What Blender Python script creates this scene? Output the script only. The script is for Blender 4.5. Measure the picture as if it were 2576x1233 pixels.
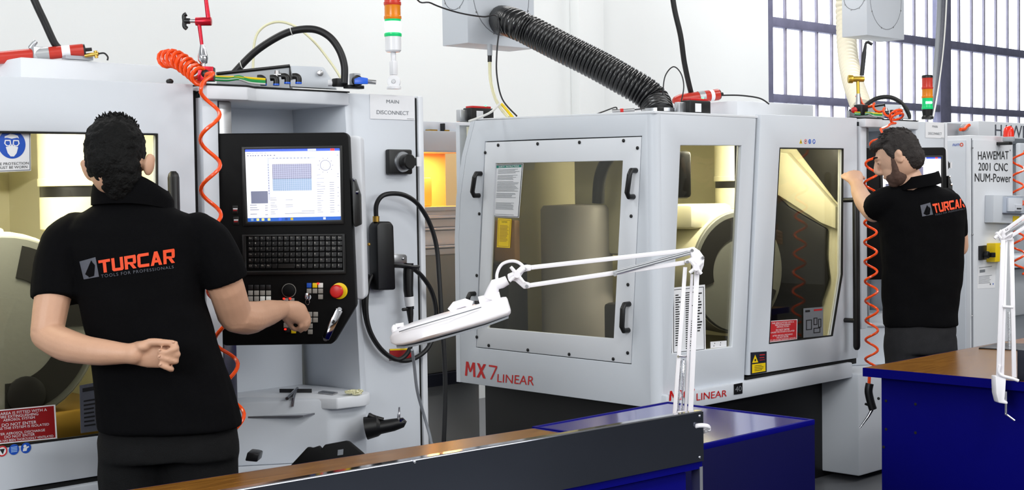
import bpy, bmesh, math, random
from mathutils import Vector, Matrix
from mathutils.bvhtree import BVHTree

for _o in list(bpy.data.objects):
    bpy.data.objects.remove(_o)
random.seed(7)
SC = bpy.context.scene
COL = SC.collection
V = Vector

# ---------------------------------------------------------------- camera
PW, PH, FL = 2576, 1233, 3539.2
YAW, PITCH, ROLL, EYE = math.radians(44.963), math.radians(2.152), math.radians(0.8307), 1.52
_f = V((math.sin(YAW) * math.cos(PITCH), math.cos(YAW) * math.cos(PITCH), -math.sin(PITCH)))
_r = V((math.cos(YAW), -math.sin(YAW), 0))
_d = _f.cross(_r)
FWD = _f
RGT = math.cos(ROLL) * _r + math.sin(ROLL) * _d
DWN = -math.sin(ROLL) * _r + math.cos(ROLL) * _d
CAMP = V((0, 0, EYE))
cam_data = bpy.data.cameras.new('camera')
cam = bpy.data.objects.new('camera', cam_data)
COL.objects.link(cam)
cam.matrix_world = Matrix(((RGT.x, -DWN.x, -FWD.x, CAMP.x), (RGT.y, -DWN.y, -FWD.y, CAMP.y),
                           (RGT.z, -DWN.z, -FWD.z, CAMP.z), (0, 0, 0, 1)))
cam_data.sensor_fit = 'HORIZONTAL'
cam_data.sensor_width = 36
cam_data.lens = FL / PW * 36
cam_data.clip_start = 0.05
cam_data.clip_end = 200
SC.camera = cam

# ---------------------------------------------------------------- world, exposure, ceiling lamps
SC.view_settings.view_transform = 'Standard'
SC.view_settings.look = 'None'
SC.view_settings.gamma = 1.0
SC.view_settings.use_curve_mapping = False
SC.view_settings.exposure = 0.0
SC.cycles.use_denoising = True
SC.cycles.max_bounces = 10
SC.cycles.transparent_max_bounces = 16
SC.cycles.caustics_reflective = False
SC.cycles.caustics_refractive = False
world = bpy.data.worlds.new('overcast_sky')
SC.world = world
world.use_nodes = True
world.node_tree.nodes['Background'].inputs['Color'].default_value = (0.96, 0.98, 1.0, 1)
world.node_tree.nodes['Background'].inputs['Strength'].default_value = 4.0


def lamp(name, loc, size, power, col=(1, 1, 1), target=None, kind='AREA'):
    l = bpy.data.lights.new(name, kind)
    l.energy = power
    l.color = col
    if kind == 'AREA':
        l.shape = 'RECTANGLE'
        l.size, l.size_y = size
    else:
        l.shadow_soft_size = size
    o = bpy.data.objects.new(name, l)
    COL.objects.link(o)
    o.location = loc
    if target is not None:
        o.rotation_euler = (V(target) - V(loc)).to_track_quat('-Z', 'Y').to_euler()
    return o


LAMP_SPOTS = [(-1.2, 1.2, 26), (3.0, 0.0, 78), (6.6, 0.2, 84), (10.0, 1.6, 100), (2.0, 5.9, 56), (6.4, 5.9, 66), (10.8, 5.8, 85), (-1.0, -2.6, 110), (4.6, -3.2, 95)]
for _x, _y, _p in LAMP_SPOTS:
    lamp('ceiling_light', (_x, _y, 4.75), (2.4, 0.9), _p, (1.0, 0.985, 0.965))
# added fill
lamp('fill_light', (5.0, -5.4, 3.1), (7.0, 1.8), 200, (0.93, 0.97, 1.0), (5.0, 4.0, 1.6))
lamp('fill_light', (-4.4, 1.6, 3.1), (4.5, 1.8), 380, (0.93, 0.97, 1.0), (5.0, 3.0, 1.4))


# ---------------------------------------------------------------- pixel -> point on a plane of the room
def ray(px, py):
    return FWD + (px - PW / 2) / FL * RGT + (py - PH / 2) / FL * DWN


def onX(px, py, X):
    v = ray(px, py); return CAMP + v * (X / v.x)


def onY(px, py, Y):
    v = ray(px, py); return CAMP + v * (Y / v.y)


def onZ(px, py, Z):
    v = ray(px, py); return CAMP + v * ((Z - EYE) / v.z)


def at(px, py, D):
    return CAMP + ray(px, py) * D


def onP(px, py, p, n):
    v = ray(px, py); return CAMP + v * ((p - CAMP).dot(n) / v.dot(n))


# ---------------------------------------------------------------- materials
def lin(c):
    o = []
    for x in c[:3]:
        x = x / 255.0
        o.append(x / 12.92 if x <= 0.04045 else ((x + 0.055) / 1.055) ** 2.4)
    return (o[0], o[1], o[2], 1)


def mat(name, col, rough=0.5, metal=0.0, spec=0.5, var=0.06, scale=6.0, bump=0.0, bscale=200.0, emit=0.0, coat=0.0, stretch=None):
    m = bpy.data.materials.new(name)
    m.use_nodes = True
    nt = m.node_tree
    b = nt.nodes['Principled BSDF']
    tc = nt.nodes.new('ShaderNodeTexCoord')
    src = tc.outputs['Object']
    if stretch:
        mp = nt.nodes.new('ShaderNodeMapping')
        mp.inputs['Scale'].default_value = stretch
        nt.links.new(src, mp.inputs['Vector'])
        src = mp.outputs['Vector']
    nz = nt.nodes.new('ShaderNodeTexNoise')
    nz.inputs['Scale'].default_value = scale
    nz.inputs['Detail'].default_value = 4
    nt.links.new(src, nz.inputs['Vector'])
    mx = nt.nodes.new('ShaderNodeMix')
    mx.data_type = 'RGBA'
    c = lin(col)
    mx.inputs[6].default_value = tuple(x * (1 - var) for x in c[:3]) + (1,)
    mx.inputs[7].default_value = tuple(min(1, x * (1 + var)) for x in c[:3]) + (1,)
    nt.links.new(nz.outputs['Fac'], mx.inputs[0])
    nt.links.new(mx.outputs[2], b.inputs['Base Color'])
    b.inputs['Roughness'].default_value = rough
    b.inputs['Metallic'].default_value = metal
    b.inputs['Specular IOR Level'].default_value = spec
    if coat:
        b.inputs['Coat Weight'].default_value = coat
        b.inputs['Coat Roughness'].default_value = 0.08
    if emit:
        nt.links.new(mx.outputs[2], b.inputs['Emission Color'])
        b.inputs['Emission Strength'].default_value = emit
    if bump:
        n2 = nt.nodes.new('ShaderNodeTexNoise')
        n2.inputs['Scale'].default_value = bscale
        n2.inputs['Detail'].default_value = 3
        nt.links.new(src, n2.inputs['Vector'])
        bp = nt.nodes.new('ShaderNodeBump')
        bp.inputs['Strength'].default_value = bump
        bp.inputs['Distance'].default_value = 0.01
        nt.links.new(n2.outputs['Fac'], bp.inputs['Height'])
        nt.links.new(bp.outputs['Normal'], b.inputs['Normal'])
    return m


def glass(name, tint, boost=0.03, rough=0.01):
    m = bpy.data.materials.new(name)
    m.use_nodes = True
    nt = m.node_tree
    nt.nodes.remove(nt.nodes['Principled BSDF'])
    out = nt.nodes['Material Output']
    t = nt.nodes.new('ShaderNodeBsdfTransparent'); t.inputs['Color'].default_value = lin(tint)
    g = nt.nodes.new('ShaderNodeBsdfGlossy'); g.inputs['Roughness'].default_value = rough
    lw = nt.nodes.new('ShaderNodeLayerWeight'); lw.inputs['Blend'].default_value = 0.5
    pw = nt.nodes.new('ShaderNodeMath'); pw.operation = 'POWER'; pw.inputs[1].default_value = 4.0
    fr = nt.nodes.new('ShaderNodeMath'); fr.operation = 'MULTIPLY_ADD'
    fr.inputs[1].default_value = 0.9; fr.inputs[2].default_value = boost
    nt.links.new(lw.outputs['Facing'], pw.inputs[0])
    nt.links.new(pw.outputs[0], fr.inputs[0])
    mx = nt.nodes.new('ShaderNodeMixShader')
    nt.links.new(fr.outputs[0], mx.inputs[0])
    nt.links.new(t.outputs[0], mx.inputs[1])
    nt.links.new(g.outputs[0], mx.inputs[2])
    nt.links.new(mx.outputs[0], out.inputs['Surface'])
    return m


MT = {}
def defmats():
    D = MT
    D['wall'] = mat('white_plaster', (238, 240, 240), 0.9, var=0.012, scale=1.2, bump=0.05, bscale=40)
    D['wall2'] = mat('grey_plaster', (196, 196, 194), 0.9, var=0.04, scale=1.2)
    D['floor'] = mat('grey_concrete', (96, 98, 102), 0.35, var=0.15, scale=1.5, bump=0.02, bscale=30)
    D['ceil'] = mat('ceiling_paint', (225, 225, 222), 0.9, var=0.02)
    D['mwhite'] = mat('machine_paint', (214, 219, 226), 0.42, var=0.015, scale=3, bump=0.03, bscale=400)
    D['mwhite2'] = mat('machine_paint_pale', (226, 229, 234), 0.4, var=0.015, scale=3)
    D['mgrey'] = mat('machine_paint_grey', (176, 180, 186), 0.45, var=0.02, scale=3)
    D['cream'] = mat('interior_cream', (226, 222, 196), 0.4, var=0.05, scale=2)
    D['gap'] = mat('dark_seam', (8, 8, 9), 0.8)
    D['black'] = mat('black_plastic', (7, 7, 8), 0.42, var=0.1, scale=30)
    D['blackm'] = mat('black_matt', (3, 3, 4), 0.6, spec=0.2, var=0.1, scale=30)
    D['rubber'] = mat('black_rubber', (10, 10, 12), 0.5, var=0.1)
    D['duct'] = mat('black_duct', (11, 12, 15), 0.22, var=0.1, spec=0.7)
    D['steel'] = mat('brushed_steel', (190, 190, 192), 0.28, 1.0, var=0.08, scale=30, stretch=(1, 1, 20))
    D['chrome'] = mat('chrome', (210, 210, 215), 0.08, 1.0, var=0.02)
    D['mirror'] = mat('polished_steel', (84, 88, 98), 0.05, 1.0, var=0.05, scale=3)
    D['alu'] = mat('aluminium', (200, 202, 206), 0.35, 1.0, var=0.05, scale=20)
    D['dmetal'] = mat('dark_steel', (58, 58, 60), 0.4, 0.8, var=0.2, scale=10)
    D['gmetal'] = mat('grey_cast_metal', (120, 122, 118), 0.5, 0.1, var=0.06, scale=8, bump=0.05, bscale=60)
    D['lgrey'] = mat('light_grey_column', (176, 172, 174), 0.45, var=0.05)
    D['base'] = mat('machine_base_dark', (6, 6, 8), 0.6, var=0.1)
    D['navy'] = mat('navy_strip', (20, 24, 40), 0.5)
    D['blue'] = mat('bench_blue', (0, 0, 104), 0.6, spec=0.08, var=0.05, scale=8)
    D['blueshade'] = mat('blue_paint_shaded', (3, 3, 58), 0.55, spec=0.12, var=0.05, scale=8)  # shade on the low cabinet's front put into a darker blue
    D['bluetop'] = mat('glossy_blue_top', (60, 56, 150), 0.14, spec=1.0, coat=0.8, var=0.05, scale=8)
    D['wood'] = wood('bench_wood')
    D['red'] = mat('red_paint', (205, 28, 26), 0.35, var=0.06)
    D['redpink'] = mat('red_anodised', (205, 30, 50), 0.25, 0.6, var=0.05)
    D['cyl'] = mat('extinguisher_red', (196, 52, 38), 0.3, var=0.08)
    D['orange'] = mat('orange_polyurethane', (255, 84, 22), 0.22, var=0.04)
    D['orangel'] = mat('orange_lettering', (232, 74, 28), 0.7, var=0.05)
    D['yellow'] = mat('yellow_plastic', (244, 208, 10), 0.4, var=0.04)
    D['white'] = mat('white_plastic', (240, 240, 243), 0.3, var=0.01)
    D['paper'] = mat('paper', (240, 241, 244), 0.6, var=0.01)
    D['ink'] = mat('black_ink', (24, 24, 26), 0.6)
    D['greyink'] = mat('grey_ink', (128, 132, 138), 0.6)
    D['signblue'] = mat('sign_blue', (24, 82, 190), 0.45)
    D['signgreen'] = mat('sign_green', (10, 128, 110), 0.45)
    D['signred'] = mat('sign_red', (150, 22, 26), 0.45, var=0.05)
    D['brightred'] = mat('sign_bright_red', (206, 40, 44), 0.45, var=0.05)
    D['tube'] = mat('clear_yellow_tube', (232, 228, 188), 0.2, var=0.04)
    D['pale'] = mat('pale_tube', (226, 226, 222), 0.25)
    D['green'] = mat('green_cable', (44, 158, 84), 0.4, var=0.1)
    D['bvalve'] = mat('blue_valve', (28, 96, 220), 0.35)
    D['gold'] = mat('gold_anodised', (206, 172, 66), 0.3, 0.7, var=0.05)
    D['brass'] = mat('brass', (190, 150, 70), 0.3, 0.9)
    D['creamduct'] = mat('cream_duct', (244, 236, 212), 0.5, var=0.03)
    D['wframe'] = mat('window_steel', (112, 112, 136), 0.6, var=0.3, scale=12)
    D['bar'] = mat('window_bar_steel', (150, 146, 162), 0.6, var=0.25, scale=12)
    D['pane'] = glass('window_glass', (250, 252, 255))
    D['mglass'] = glass('machine_glass', (246, 245, 238), 0.02)
    D['dglass'] = glass('machine_glass_dark', (234, 232, 222), 0.04)
    D['skin'] = mat('skin', (205, 160, 132), 0.5, var=0.09, scale=14, bump=0.06, bscale=120)
    D['skin2'] = mat('skin_pale', (216, 174, 148), 0.5, var=0.09, scale=14, bump=0.06, bscale=120)
    D['shirt'] = mat('black_polo_cloth', (6, 6, 8), 0.9, spec=0.1, var=0.15, scale=40, bump=0.25, bscale=500)
    D['trouser'] = mat('dark_trouser_cloth', (17, 17, 18), 0.9, spec=0.2, var=0.25, scale=25, bump=0.3, bscale=400)
    D['trouser2'] = mat('charcoal_trouser_cloth', (40, 40, 42), 0.9, spec=0.2, var=0.25, scale=25, bump=0.3, bscale=400)
    D['hair'] = mat('black_hair', (8, 8, 8), 0.7, spec=0.2, var=0.4, scale=60, bump=0.5, bscale=160)
    D['hair2'] = mat('greying_hair', (50, 46, 45), 0.7, spec=0.25, var=0.45, scale=45, bump=0.6, bscale=160)
    D['beard'] = mat('beard_stubble', (84, 62, 53), 0.8, var=0.3, scale=80)
    D['lamphead'] = mat('lamp_white', (243, 240, 244), 0.25, var=0.01)
    D['key'] = mat('keycap', (11, 11, 13), 0.35)
    D['btn'] = mat('button_grey', (150, 146, 140), 0.5, var=0.08)
    D['btnw'] = mat('button_white', (236, 236, 232), 0.5)
    D['screen'] = mat('screen_white', (246, 246, 252), 0.3, emit=0.75, var=0.005)
    D['scrblue'] = mat('screen_blue', (60, 92, 226), 0.3, emit=0.7)
    D['scrtask'] = mat('screen_taskbar', (30, 86, 176), 0.3, emit=0.7, var=0.15)
    D['scrgrey'] = mat('screen_grey', (112, 116, 140), 0.3, emit=0.6)
    D['scrpale'] = mat('screen_pale', (196, 200, 222), 0.3, emit=0.6)
    D['scrgrid'] = mat('screen_grid', (116, 114, 140), 0.3, emit=0.6)
    D['scrteal'] = mat('screen_pale_blue', (132, 158, 184), 0.3, emit=0.6)
    D['scrred'] = mat('screen_red', (230, 60, 60), 0.3, emit=0.8)
    D['scryel'] = mat('screen_yellow', (236, 214, 120), 0.3, emit=0.8)
    D['led'] = mat('red_led', (255, 30, 20), 0.3, emit=3)
    D['gled'] = mat('green_led', (90, 255, 130), 0.3, emit=3)
    D['lensred'] = mat('lens_red', (214, 60, 44), 0.25)
    D['lensamber'] = mat('lens_amber', (240, 140, 20), 0.25)
    D['lensgreen'] = mat('lens_green', (20, 190, 110), 0.25, emit=0.35)
    D['lenslit'] = mat('lens_green_lit', (200, 255, 232), 0.25, emit=2.2)
    D['beacon'] = mat('beacon_red', (226, 44, 24), 0.2, emit=0.15)
    D['amberw'] = mat('amber_panel', (244, 188, 128), 0.4, var=0.05)
    D['greyt'] = mat('shirt_print_grey', (84, 86, 96), 0.7, var=0.2, scale=60)
    D['sil'] = mat('silver_band', (186, 188, 190), 0.35, 0.4)


def wood(name):
    m = bpy.data.materials.new(name)
    m.use_nodes = True
    nt = m.node_tree
    b = nt.nodes['Principled BSDF']
    tc = nt.nodes.new('ShaderNodeTexCoord')
    mp = nt.nodes.new('ShaderNodeMapping'); mp.inputs['Scale'].default_value = (2.5, 26, 26)
    nt.links.new(tc.outputs['Object'], mp.inputs['Vector'])
    nz = nt.nodes.new('ShaderNodeTexNoise'); nz.inputs['Scale'].default_value = 3; nz.inputs['Detail'].default_value = 6
    nt.links.new(mp.outputs['Vector'], nz.inputs['Vector'])
    cr = nt.nodes.new('ShaderNodeValToRGB')
    cr.color_ramp.elements[0].position = 0.3; cr.color_ramp.elements[0].color = lin((108, 68, 22))
    cr.color_ramp.elements[1].position = 0.75; cr.color_ramp.elements[1].color = lin((150, 102, 40))
    nt.links.new(nz.outputs['Fac'], cr.inputs['Fac'])
    nt.links.new(cr.outputs['Color'], b.inputs['Base Color'])
    b.inputs['Roughness'].default_value = 0.24
    return m


defmats()


# ---------------------------------------------------------------- mesh building
def spl(pts, k=8, closed=False):
    pts = [V(p) for p in pts]
    n = len(pts)
    out = []
    segs = n if closed else n - 1
    for i in range(segs):
        if closed:
            a, b, c, d = pts[i - 1], pts[i], pts[(i + 1) % n], pts[(i + 2) % n]
        else:
            a, b, c, d = pts[max(i - 1, 0)], pts[i], pts[i + 1], pts[min(i + 2, n - 1)]
        for j in range(k):
            t = j / k
            out.append(0.5 * ((2 * b) + (c - a) * t + (2 * a - 5 * b + 4 * c - d) * t * t + (3 * b - a - 3 * c + d) * t ** 3))
    if not closed:
        out.append(pts[-1])
    return out


class MB:
    def __init__(s):
        s.v = []; s.f = []

    def add(s, vs, fs):
        o = len(s.v)
        s.v += [V(p) for p in vs]
        s.f += [tuple(i + o for i in q) for q in fs]
        return s

    def box(s, c, size, R=None):
        c = V(c); h = V(size) / 2
        vs = []
        for z in (-1, 1):
            for y in (-1, 1):
                for x in (-1, 1):
                    p = V((x * h.x, y * h.y, z * h.z))
                    if R is not None: p = R @ p
                    vs.append(c + p)
        return s.add(vs, [(0, 2, 3, 1), (4, 5, 7, 6), (0, 1, 5, 4), (2, 6, 7, 3), (0, 4, 6, 2), (1, 3, 7, 5)])

    def box2(s, a, b):
        a, b = V(a), V(b)
        return s.box((a + b) / 2, [abs(x) for x in (b - a)])

    def prism(s, poly, ext):
        n = len(poly); poly = [V(p) for p in poly]; ext = V(ext)
        vs = poly + [p + ext for p in poly]
        nrm = V((0, 0, 0))
        for i in range(n):
            nrm += poly[i].cross(poly[(i + 1) % n])
        fs = [tuple(range(n)), tuple(range(2 * n - 1, n - 1, -1))] + [(i, i + n, (i + 1) % n + n, (i + 1) % n) for i in range(n)]
        if nrm.dot(ext) > 0:
            fs = [tuple(reversed(q)) for q in fs]
        return s.add(vs, fs)

    def frame(s, outer, inner, ext):
        n = len(outer); ext = V(ext)
        o = [V(p) for p in outer]; i_ = [V(p) for p in inner]
        vs = o + i_ + [p + ext for p in o] + [p + ext for p in i_]
        fs = []
        for k in range(n):
            j = (k + 1) % n
            fs += [(k, j, n + j, n + k), (2 * n + k, 3 * n + k, 3 * n + j, 2 * n + j),
                   (k, 2 * n + k, 2 * n + j, j), (n + k, n + j, 3 * n + j, 3 * n + k)]
        return s.add(vs, fs)

    def tube(s, pts, r, n=10, caps=True, closed=False, flat=1.0, up=None):
        pts = [V(p) for p in pts]
        m = len(pts)
        rs = r if isinstance(r, (list, tuple)) else [r] * m
        T = []
        for i in range(m):
            if closed:
                t = pts[(i + 1) % m] - pts[i - 1]
            else:
                t = pts[min(i + 1, m - 1)] - pts[max(i - 1, 0)]
            T.append(t.normalized() if t.length > 1e-9 else V((0, 0, 1)))
        a = up and V(up) or (V((0, 0, 1)) if abs(T[0].z) < 0.9 else V((1, 0, 0)))
        N = (a - T[0] * a.dot(T[0])).normalized()
        vs = []
        for i in range(m):
            if up is not None:
                N = (V(up) - T[i] * V(up).dot(T[i]))
                N = N.normalized() if N.length > 1e-6 else V((1, 0, 0))
            elif i:
                N = (N - T[i] * N.dot(T[i])).normalized()
            B = T[i].cross(N)
            for k in range(n):
                an = 2 * math.pi * k / n
                vs.append(pts[i] + (N * math.cos(an) * flat + B * math.sin(an)) * rs[i])
        fs = []
        for i in range(m if closed else m - 1):
            j = (i + 1) % m
            for k in range(n):
                l = (k + 1) % n
                fs.append((i * n + k, i * n + l, j * n + l, j * n + k))
        if caps and not closed:
            fs.append(tuple(range(n - 1, -1, -1)))
            fs.append(tuple((m - 1) * n + k for k in range(n)))
        return s.add(vs, fs)

    def lathe(s, prof, org, axis=(0, 0, 1), n=20):
        org = V(org); ax = V(axis).normalized()
        q = ax.to_track_quat('Z', 'Y').to_matrix()
        vs = []
        for r, z in prof:
            for k in range(n):
                an = 2 * math.pi * k / n
                vs.append(org + q @ V((r * math.cos(an), r * math.sin(an), z)))
        fs = []
        m = len(prof)
        for i in range(m - 1):
            for k in range(n):
                l = (k + 1) % n
                fs.append((i * n + k, i * n + l, (i + 1) * n + l, (i + 1) * n + k))
        fs.append(tuple(range(n - 1, -1, -1)))
        fs.append(tuple((m - 1) * n + k for k in range(n)))
        return s.add(vs, fs)

    def cyl(s, a, b, r, n=16, r2=None):
        a, b = V(a), V(b)
        return s.lathe([(r, 0), (r if r2 is None else r2, (b - a).length)], a, b - a, n)

    def sphere(s, c, r, nu=16, nv=10, R=None):
        c = V(c)
        if not hasattr(r, '__len__'): r = (r, r, r)
        vs = []
        for i in range(nv + 1):
            th = math.pi * i / nv
            for k in range(nu):
                an = 2 * math.pi * k / nu
                st = max(math.sin(th), 1e-3)
                p = V((r[0] * st * math.cos(an), r[1] * st * math.sin(an), r[2] * math.cos(th)))
                if R is not None: p = R @ p
                vs.append(c + p)
        fs = []
        for i in range(nv):
            for k in range(nu):
                l = (k + 1) % nu
                fs.append((i * nu + k, (i + 1) * nu + k, (i + 1) * nu + l, i * nu + l))
        fs.append(tuple(range(nu)))
        fs.append(tuple(nv * nu + k for k in range(nu - 1, -1, -1)))
        return s.add(vs, fs)

    def loft(s, rings, caps=True):
        n = len(rings[0])
        vs = [p for rg in rings for p in rg]
        fs = []
        for i in range(len(rings) - 1):
            for k in range(n):
                l = (k + 1) % n
                fs.append((i * n + k, i * n + l, (i + 1) * n + l, (i + 1) * n + k))
        if caps:
            fs.append(tuple(range(n - 1, -1, -1)))
            fs.append(tuple((len(rings) - 1) * n + k for k in range(n)))
        return s.add(vs, fs)


WL = {}


def place(o, wloc, parent):
    COL.objects.link(o)
    WL[o.name] = V(wloc)
    if parent is not None:
        o.parent = parent
        o.location = V(wloc) - WL[parent.name]
    else:
        o.location = wloc


def ob(name, mb, m, parent=None, smooth=False, bev=0.0, label=None, cat=None, group=None, kind=None, seg=2, subd=0, ang=40):
    me = bpy.data.meshes.new(name)
    c = V((0, 0, 0))
    lo = V([min(p[i] for p in mb.v) for i in range(3)]); hi = V([max(p[i] for p in mb.v) for i in range(3)])
    c = (lo + hi) / 2
    if parent is None:
        c.z = lo.z
    me.from_pydata([p - c for p in mb.v], [], mb.f)
    bm = bmesh.new(); bm.from_mesh(me)
    bmesh.ops.recalc_face_normals(bm, faces=bm.faces)
    if bev:
        es = [e for e in bm.edges if len(e.link_faces) == 2 and e.calc_face_angle(0) > math.radians(30)]
        bmesh.ops.bevel(bm, geom=es, offset=bev, segments=seg, profile=0.5, affect='EDGES', clamp_overlap=True)
    bm.to_mesh(me); bm.free()
    if smooth or bev:
        for p in me.polygons: p.use_smooth = True
        try:
            me.set_sharp_from_angle(angle=math.radians(ang))
        except Exception:
            pass
    me.materials.append(MT[m] if isinstance(m, str) else m)
    o = bpy.data.objects.new(name, me)
    place(o, c, parent)
    tag(o, label, cat, group, kind)
    return o


def tag(o, label=None, cat=None, group=None, kind=None):
    if label: o['label'] = label
    if cat: o['category'] = cat
    if group: o['group'] = group
    if kind: o['kind'] = kind
    return o


def thing(name, label, cat, loc, group=None):
    o = bpy.data.objects.new(name, None)
    o.empty_display_size = 0.1
    place(o, loc, None)
    return tag(o, label, cat, group)


def text_mesh(s, shear=0.0, offset=0.0, align='LEFT', spacing=1.0, line=1.0):
    cu = bpy.data.curves.new('t', 'FONT')
    cu.body = s; cu.size = 1; cu.shear = shear; cu.offset = offset
    cu.align_x = align; cu.space_character = spacing; cu.space_line = line
    cu.resolution_u = 3
    o = bpy.data.objects.new('t', cu)
    COL.objects.link(o)
    dg = bpy.context.evaluated_depsgraph_get()
    me = bpy.data.meshes.new_from_object(o.evaluated_get(dg))
    vs = [tuple(v.co[:2]) for v in me.vertices]
    fs = [tuple(p.vertices) for p in me.polygons]
    bpy.data.objects.remove(o); bpy.data.curves.remove(cu); bpy.data.meshes.remove(me)
    x0 = min(v[0] for v in vs); x1 = max(v[0] for v in vs); y0 = min(v[1] for v in vs); y1 = max(v[1] for v in vs)
    return [((x - x0) / (x1 - x0), (y - y0) / (y1 - y0)) for x, y in vs], fs


def bil(q, a, b):
    """quad corners in the order bottom left, bottom right, top right, top left"""
    return q[0] * (1 - a) * (1 - b) + q[1] * a * (1 - b) + q[2] * a * b + q[3] * (1 - a) * b


def text(name, s, quad, m, parent, off=0.0012, label=None, fn=None, **kw):
    q = [V(p) for p in quad]
    n = (q[1] - q[0]).cross(q[3] - q[0]).normalized()
    vs, fs = text_mesh(s, **kw)
    mb = MB()
    if fn:
        mb.add([fn(a, b) for a, b in vs], fs)
    else:
        mb.add([bil(q, a, b) + n * off for a, b in vs], fs)
    return ob(name, mb, m, parent, label=label)


def sub(q, a0, b0, a1, b1):
    return [bil(q, a0, b0), bil(q, a1, b0), bil(q, a1, b1), bil(q, a0, b1)]


def plate(name, quad, th, m, parent, off=0.0, label=None, bev=0, **kw):
    q = [V(p) for p in quad]
    n = (q[1] - q[0]).cross(q[3] - q[0]).normalized()
    return ob(name, MB().prism([p + n * off for p in q], n * th), m, parent, label=label, bev=bev, **kw)


def disc_pts(c, n, r, k=24, a0=0, a1=2 * math.pi, up=(0, 0, 1)):
    n = V(n).normalized(); u = V(up); u = (u - n * u.dot(n)).normalized(); w = u.cross(n)
    return [V(c) + (u * math.cos(a0 + (a1 - a0) * i / k) + w * math.sin(a0 + (a1 - a0) * i / k)) * r for i in range(k)]

# ================================================================= the hall
YW = 7.5            # inner face of the back wall
RX0, RX1, RY0, ZC = -4.5, 19.0, -5.5, 5.0
def setting(name, mb, m, **kw):
    return ob(name, mb, m, None, kind='structure', **kw)


setting('floor', MB().box2((RX0, RY0, -0.1), (RX1, YW, 0)), 'floor', label='dark grey concrete workshop floor')
setting('ceiling', MB().box2((RX0, RY0, ZC), (RX1, YW, ZC + 0.1)), 'ceil', label='pale workshop ceiling')
WX0 = onY(1933, 150, YW).x
ZR2 = onY(1954, 235.2, YW).z          # top of sill rail
ZR2b = onY(1954, 256, YW).z
ZR1 = onY(1952.8, 64.9, YW).z         # underside of upper rail
ZR1t = onY(1952.8, 41, YW).z
WZ0, WZ1 = ZR2b - 0.42, 4.55
WX1 = 18.4
wb = MB()
wb.box2((RX0, YW, 0), (WX0, YW + 0.25, ZC))
wb.box2((WX0, YW, 0), (RX1, YW + 0.25, WZ0))
wb.box2((WX0, YW, WZ1), (RX1, YW + 0.25, ZC))
wb.box2((WX1, YW, WZ0), (RX1, YW + 0.25, WZ1))
setting('wall_back', wb, 'wall', label='white plastered back wall with steel window')
setting('wall_front', MB().box2((RX0, RY0 - 0.2, 0), (RX1, RY0, ZC)), 'wall2', label='grey wall behind the viewer')
setting('wall_left', MB().box2((RX0 - 0.2, RY0, 0), (RX0, YW, ZC)), 'wall', label='white wall at the left end of the hall')
setting('wall_right', MB().box2((RX1, RY0, 0), (RX1 + 0.2, YW, ZC)), 'wall2', label='wall at the right end of the hall')
p0, p1 = onY(1434, 150, YW).x, onY(1497, 150, YW).x
setting('trim_1', MB().box2((p0, YW - 0.1, 0), (p1, YW, ZC)), 'wall', bev=0.01, label='white pilaster on the back wall')

# steel window
win = thing('window_1', 'large steel factory window with dark bars', None, (WX0, YW + 0.06, WZ0))
win['kind'] = 'structure'
XM0, XM1 = onY(2371, 150, YW).x, onY(2397.5, 150, YW).x
wy0, wy1 = YW + 0.02, YW + 0.12
xl = onY(1950.5, 150, YW).x
for a, b, c, d in ((WX0, xl, WZ0, WZ1), (XM0, XM1, WZ0, WZ1), (WX1 - 0.12, WX1, WZ0, WZ1)):
    ob('mullion', MB().box2((a, wy0, c), (b, wy1, d)), 'wframe', win, bev=0.006)
rails = ((ZR2b, ZR2), (ZR1, ZR1t), (WZ0, WZ0 + 0.06), (WZ1 - 0.08, WZ1), (3.78, 3.88))
for a, b in rails:
    for c, d in ((xl, XM0), (XM1, WX1 - 0.12)):
        ob('window_rail', MB().box2((c, wy0 + 0.01, a), (d, wy1 - 0.01, b)), 'wframe', win, bev=0.006)
zrows = [(WZ0 + 0.06, ZR2b), (ZR2, ZR1), (ZR1t, 3.78), (3.88, WZ1 - 0.08)]
for c, d, first in ((xl, XM0, onY(1990.5, 150, YW).x), (XM1, WX1 - 0.12, onY(2426.5, 150, YW).x)):
    st = onY(2030.5, 150, YW).x - onY(1990.5, 150, YW).x if c == xl else (onY(2548, 150, YW).x - onY(2426.5, 150, YW).x) / 4
    xs = []
    x = first
    while x < d - 0.1:
        xs.append(x); x += st
    for x in xs:
        ob('window_bar', MB().box2((x - 0.012, wy0 + 0.035, WZ0), (x + 0.012, wy1 - 0.04, WZ1)), 'bar', win)
    ed = [c] + xs + [d]
    for i in range(len(ed) - 1):
        for z0, z1 in zrows:
            ob('pane', MB().box2((ed[i] + 0.01, wy0 + 0.045, z0), (ed[i + 1] - 0.01, wy0 + 0.05, z1)), 'pane', win)

# ================================================================= work benches
def rotz(p, c, a):
    return V((c[0] + (p[0] - c[0]) * math.cos(a) - (p[1] - c[1]) * math.sin(a), c[1] + (p[0] - c[0]) * math.sin(a) + (p[1] - c[1]) * math.cos(a), p[2]))


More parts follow.
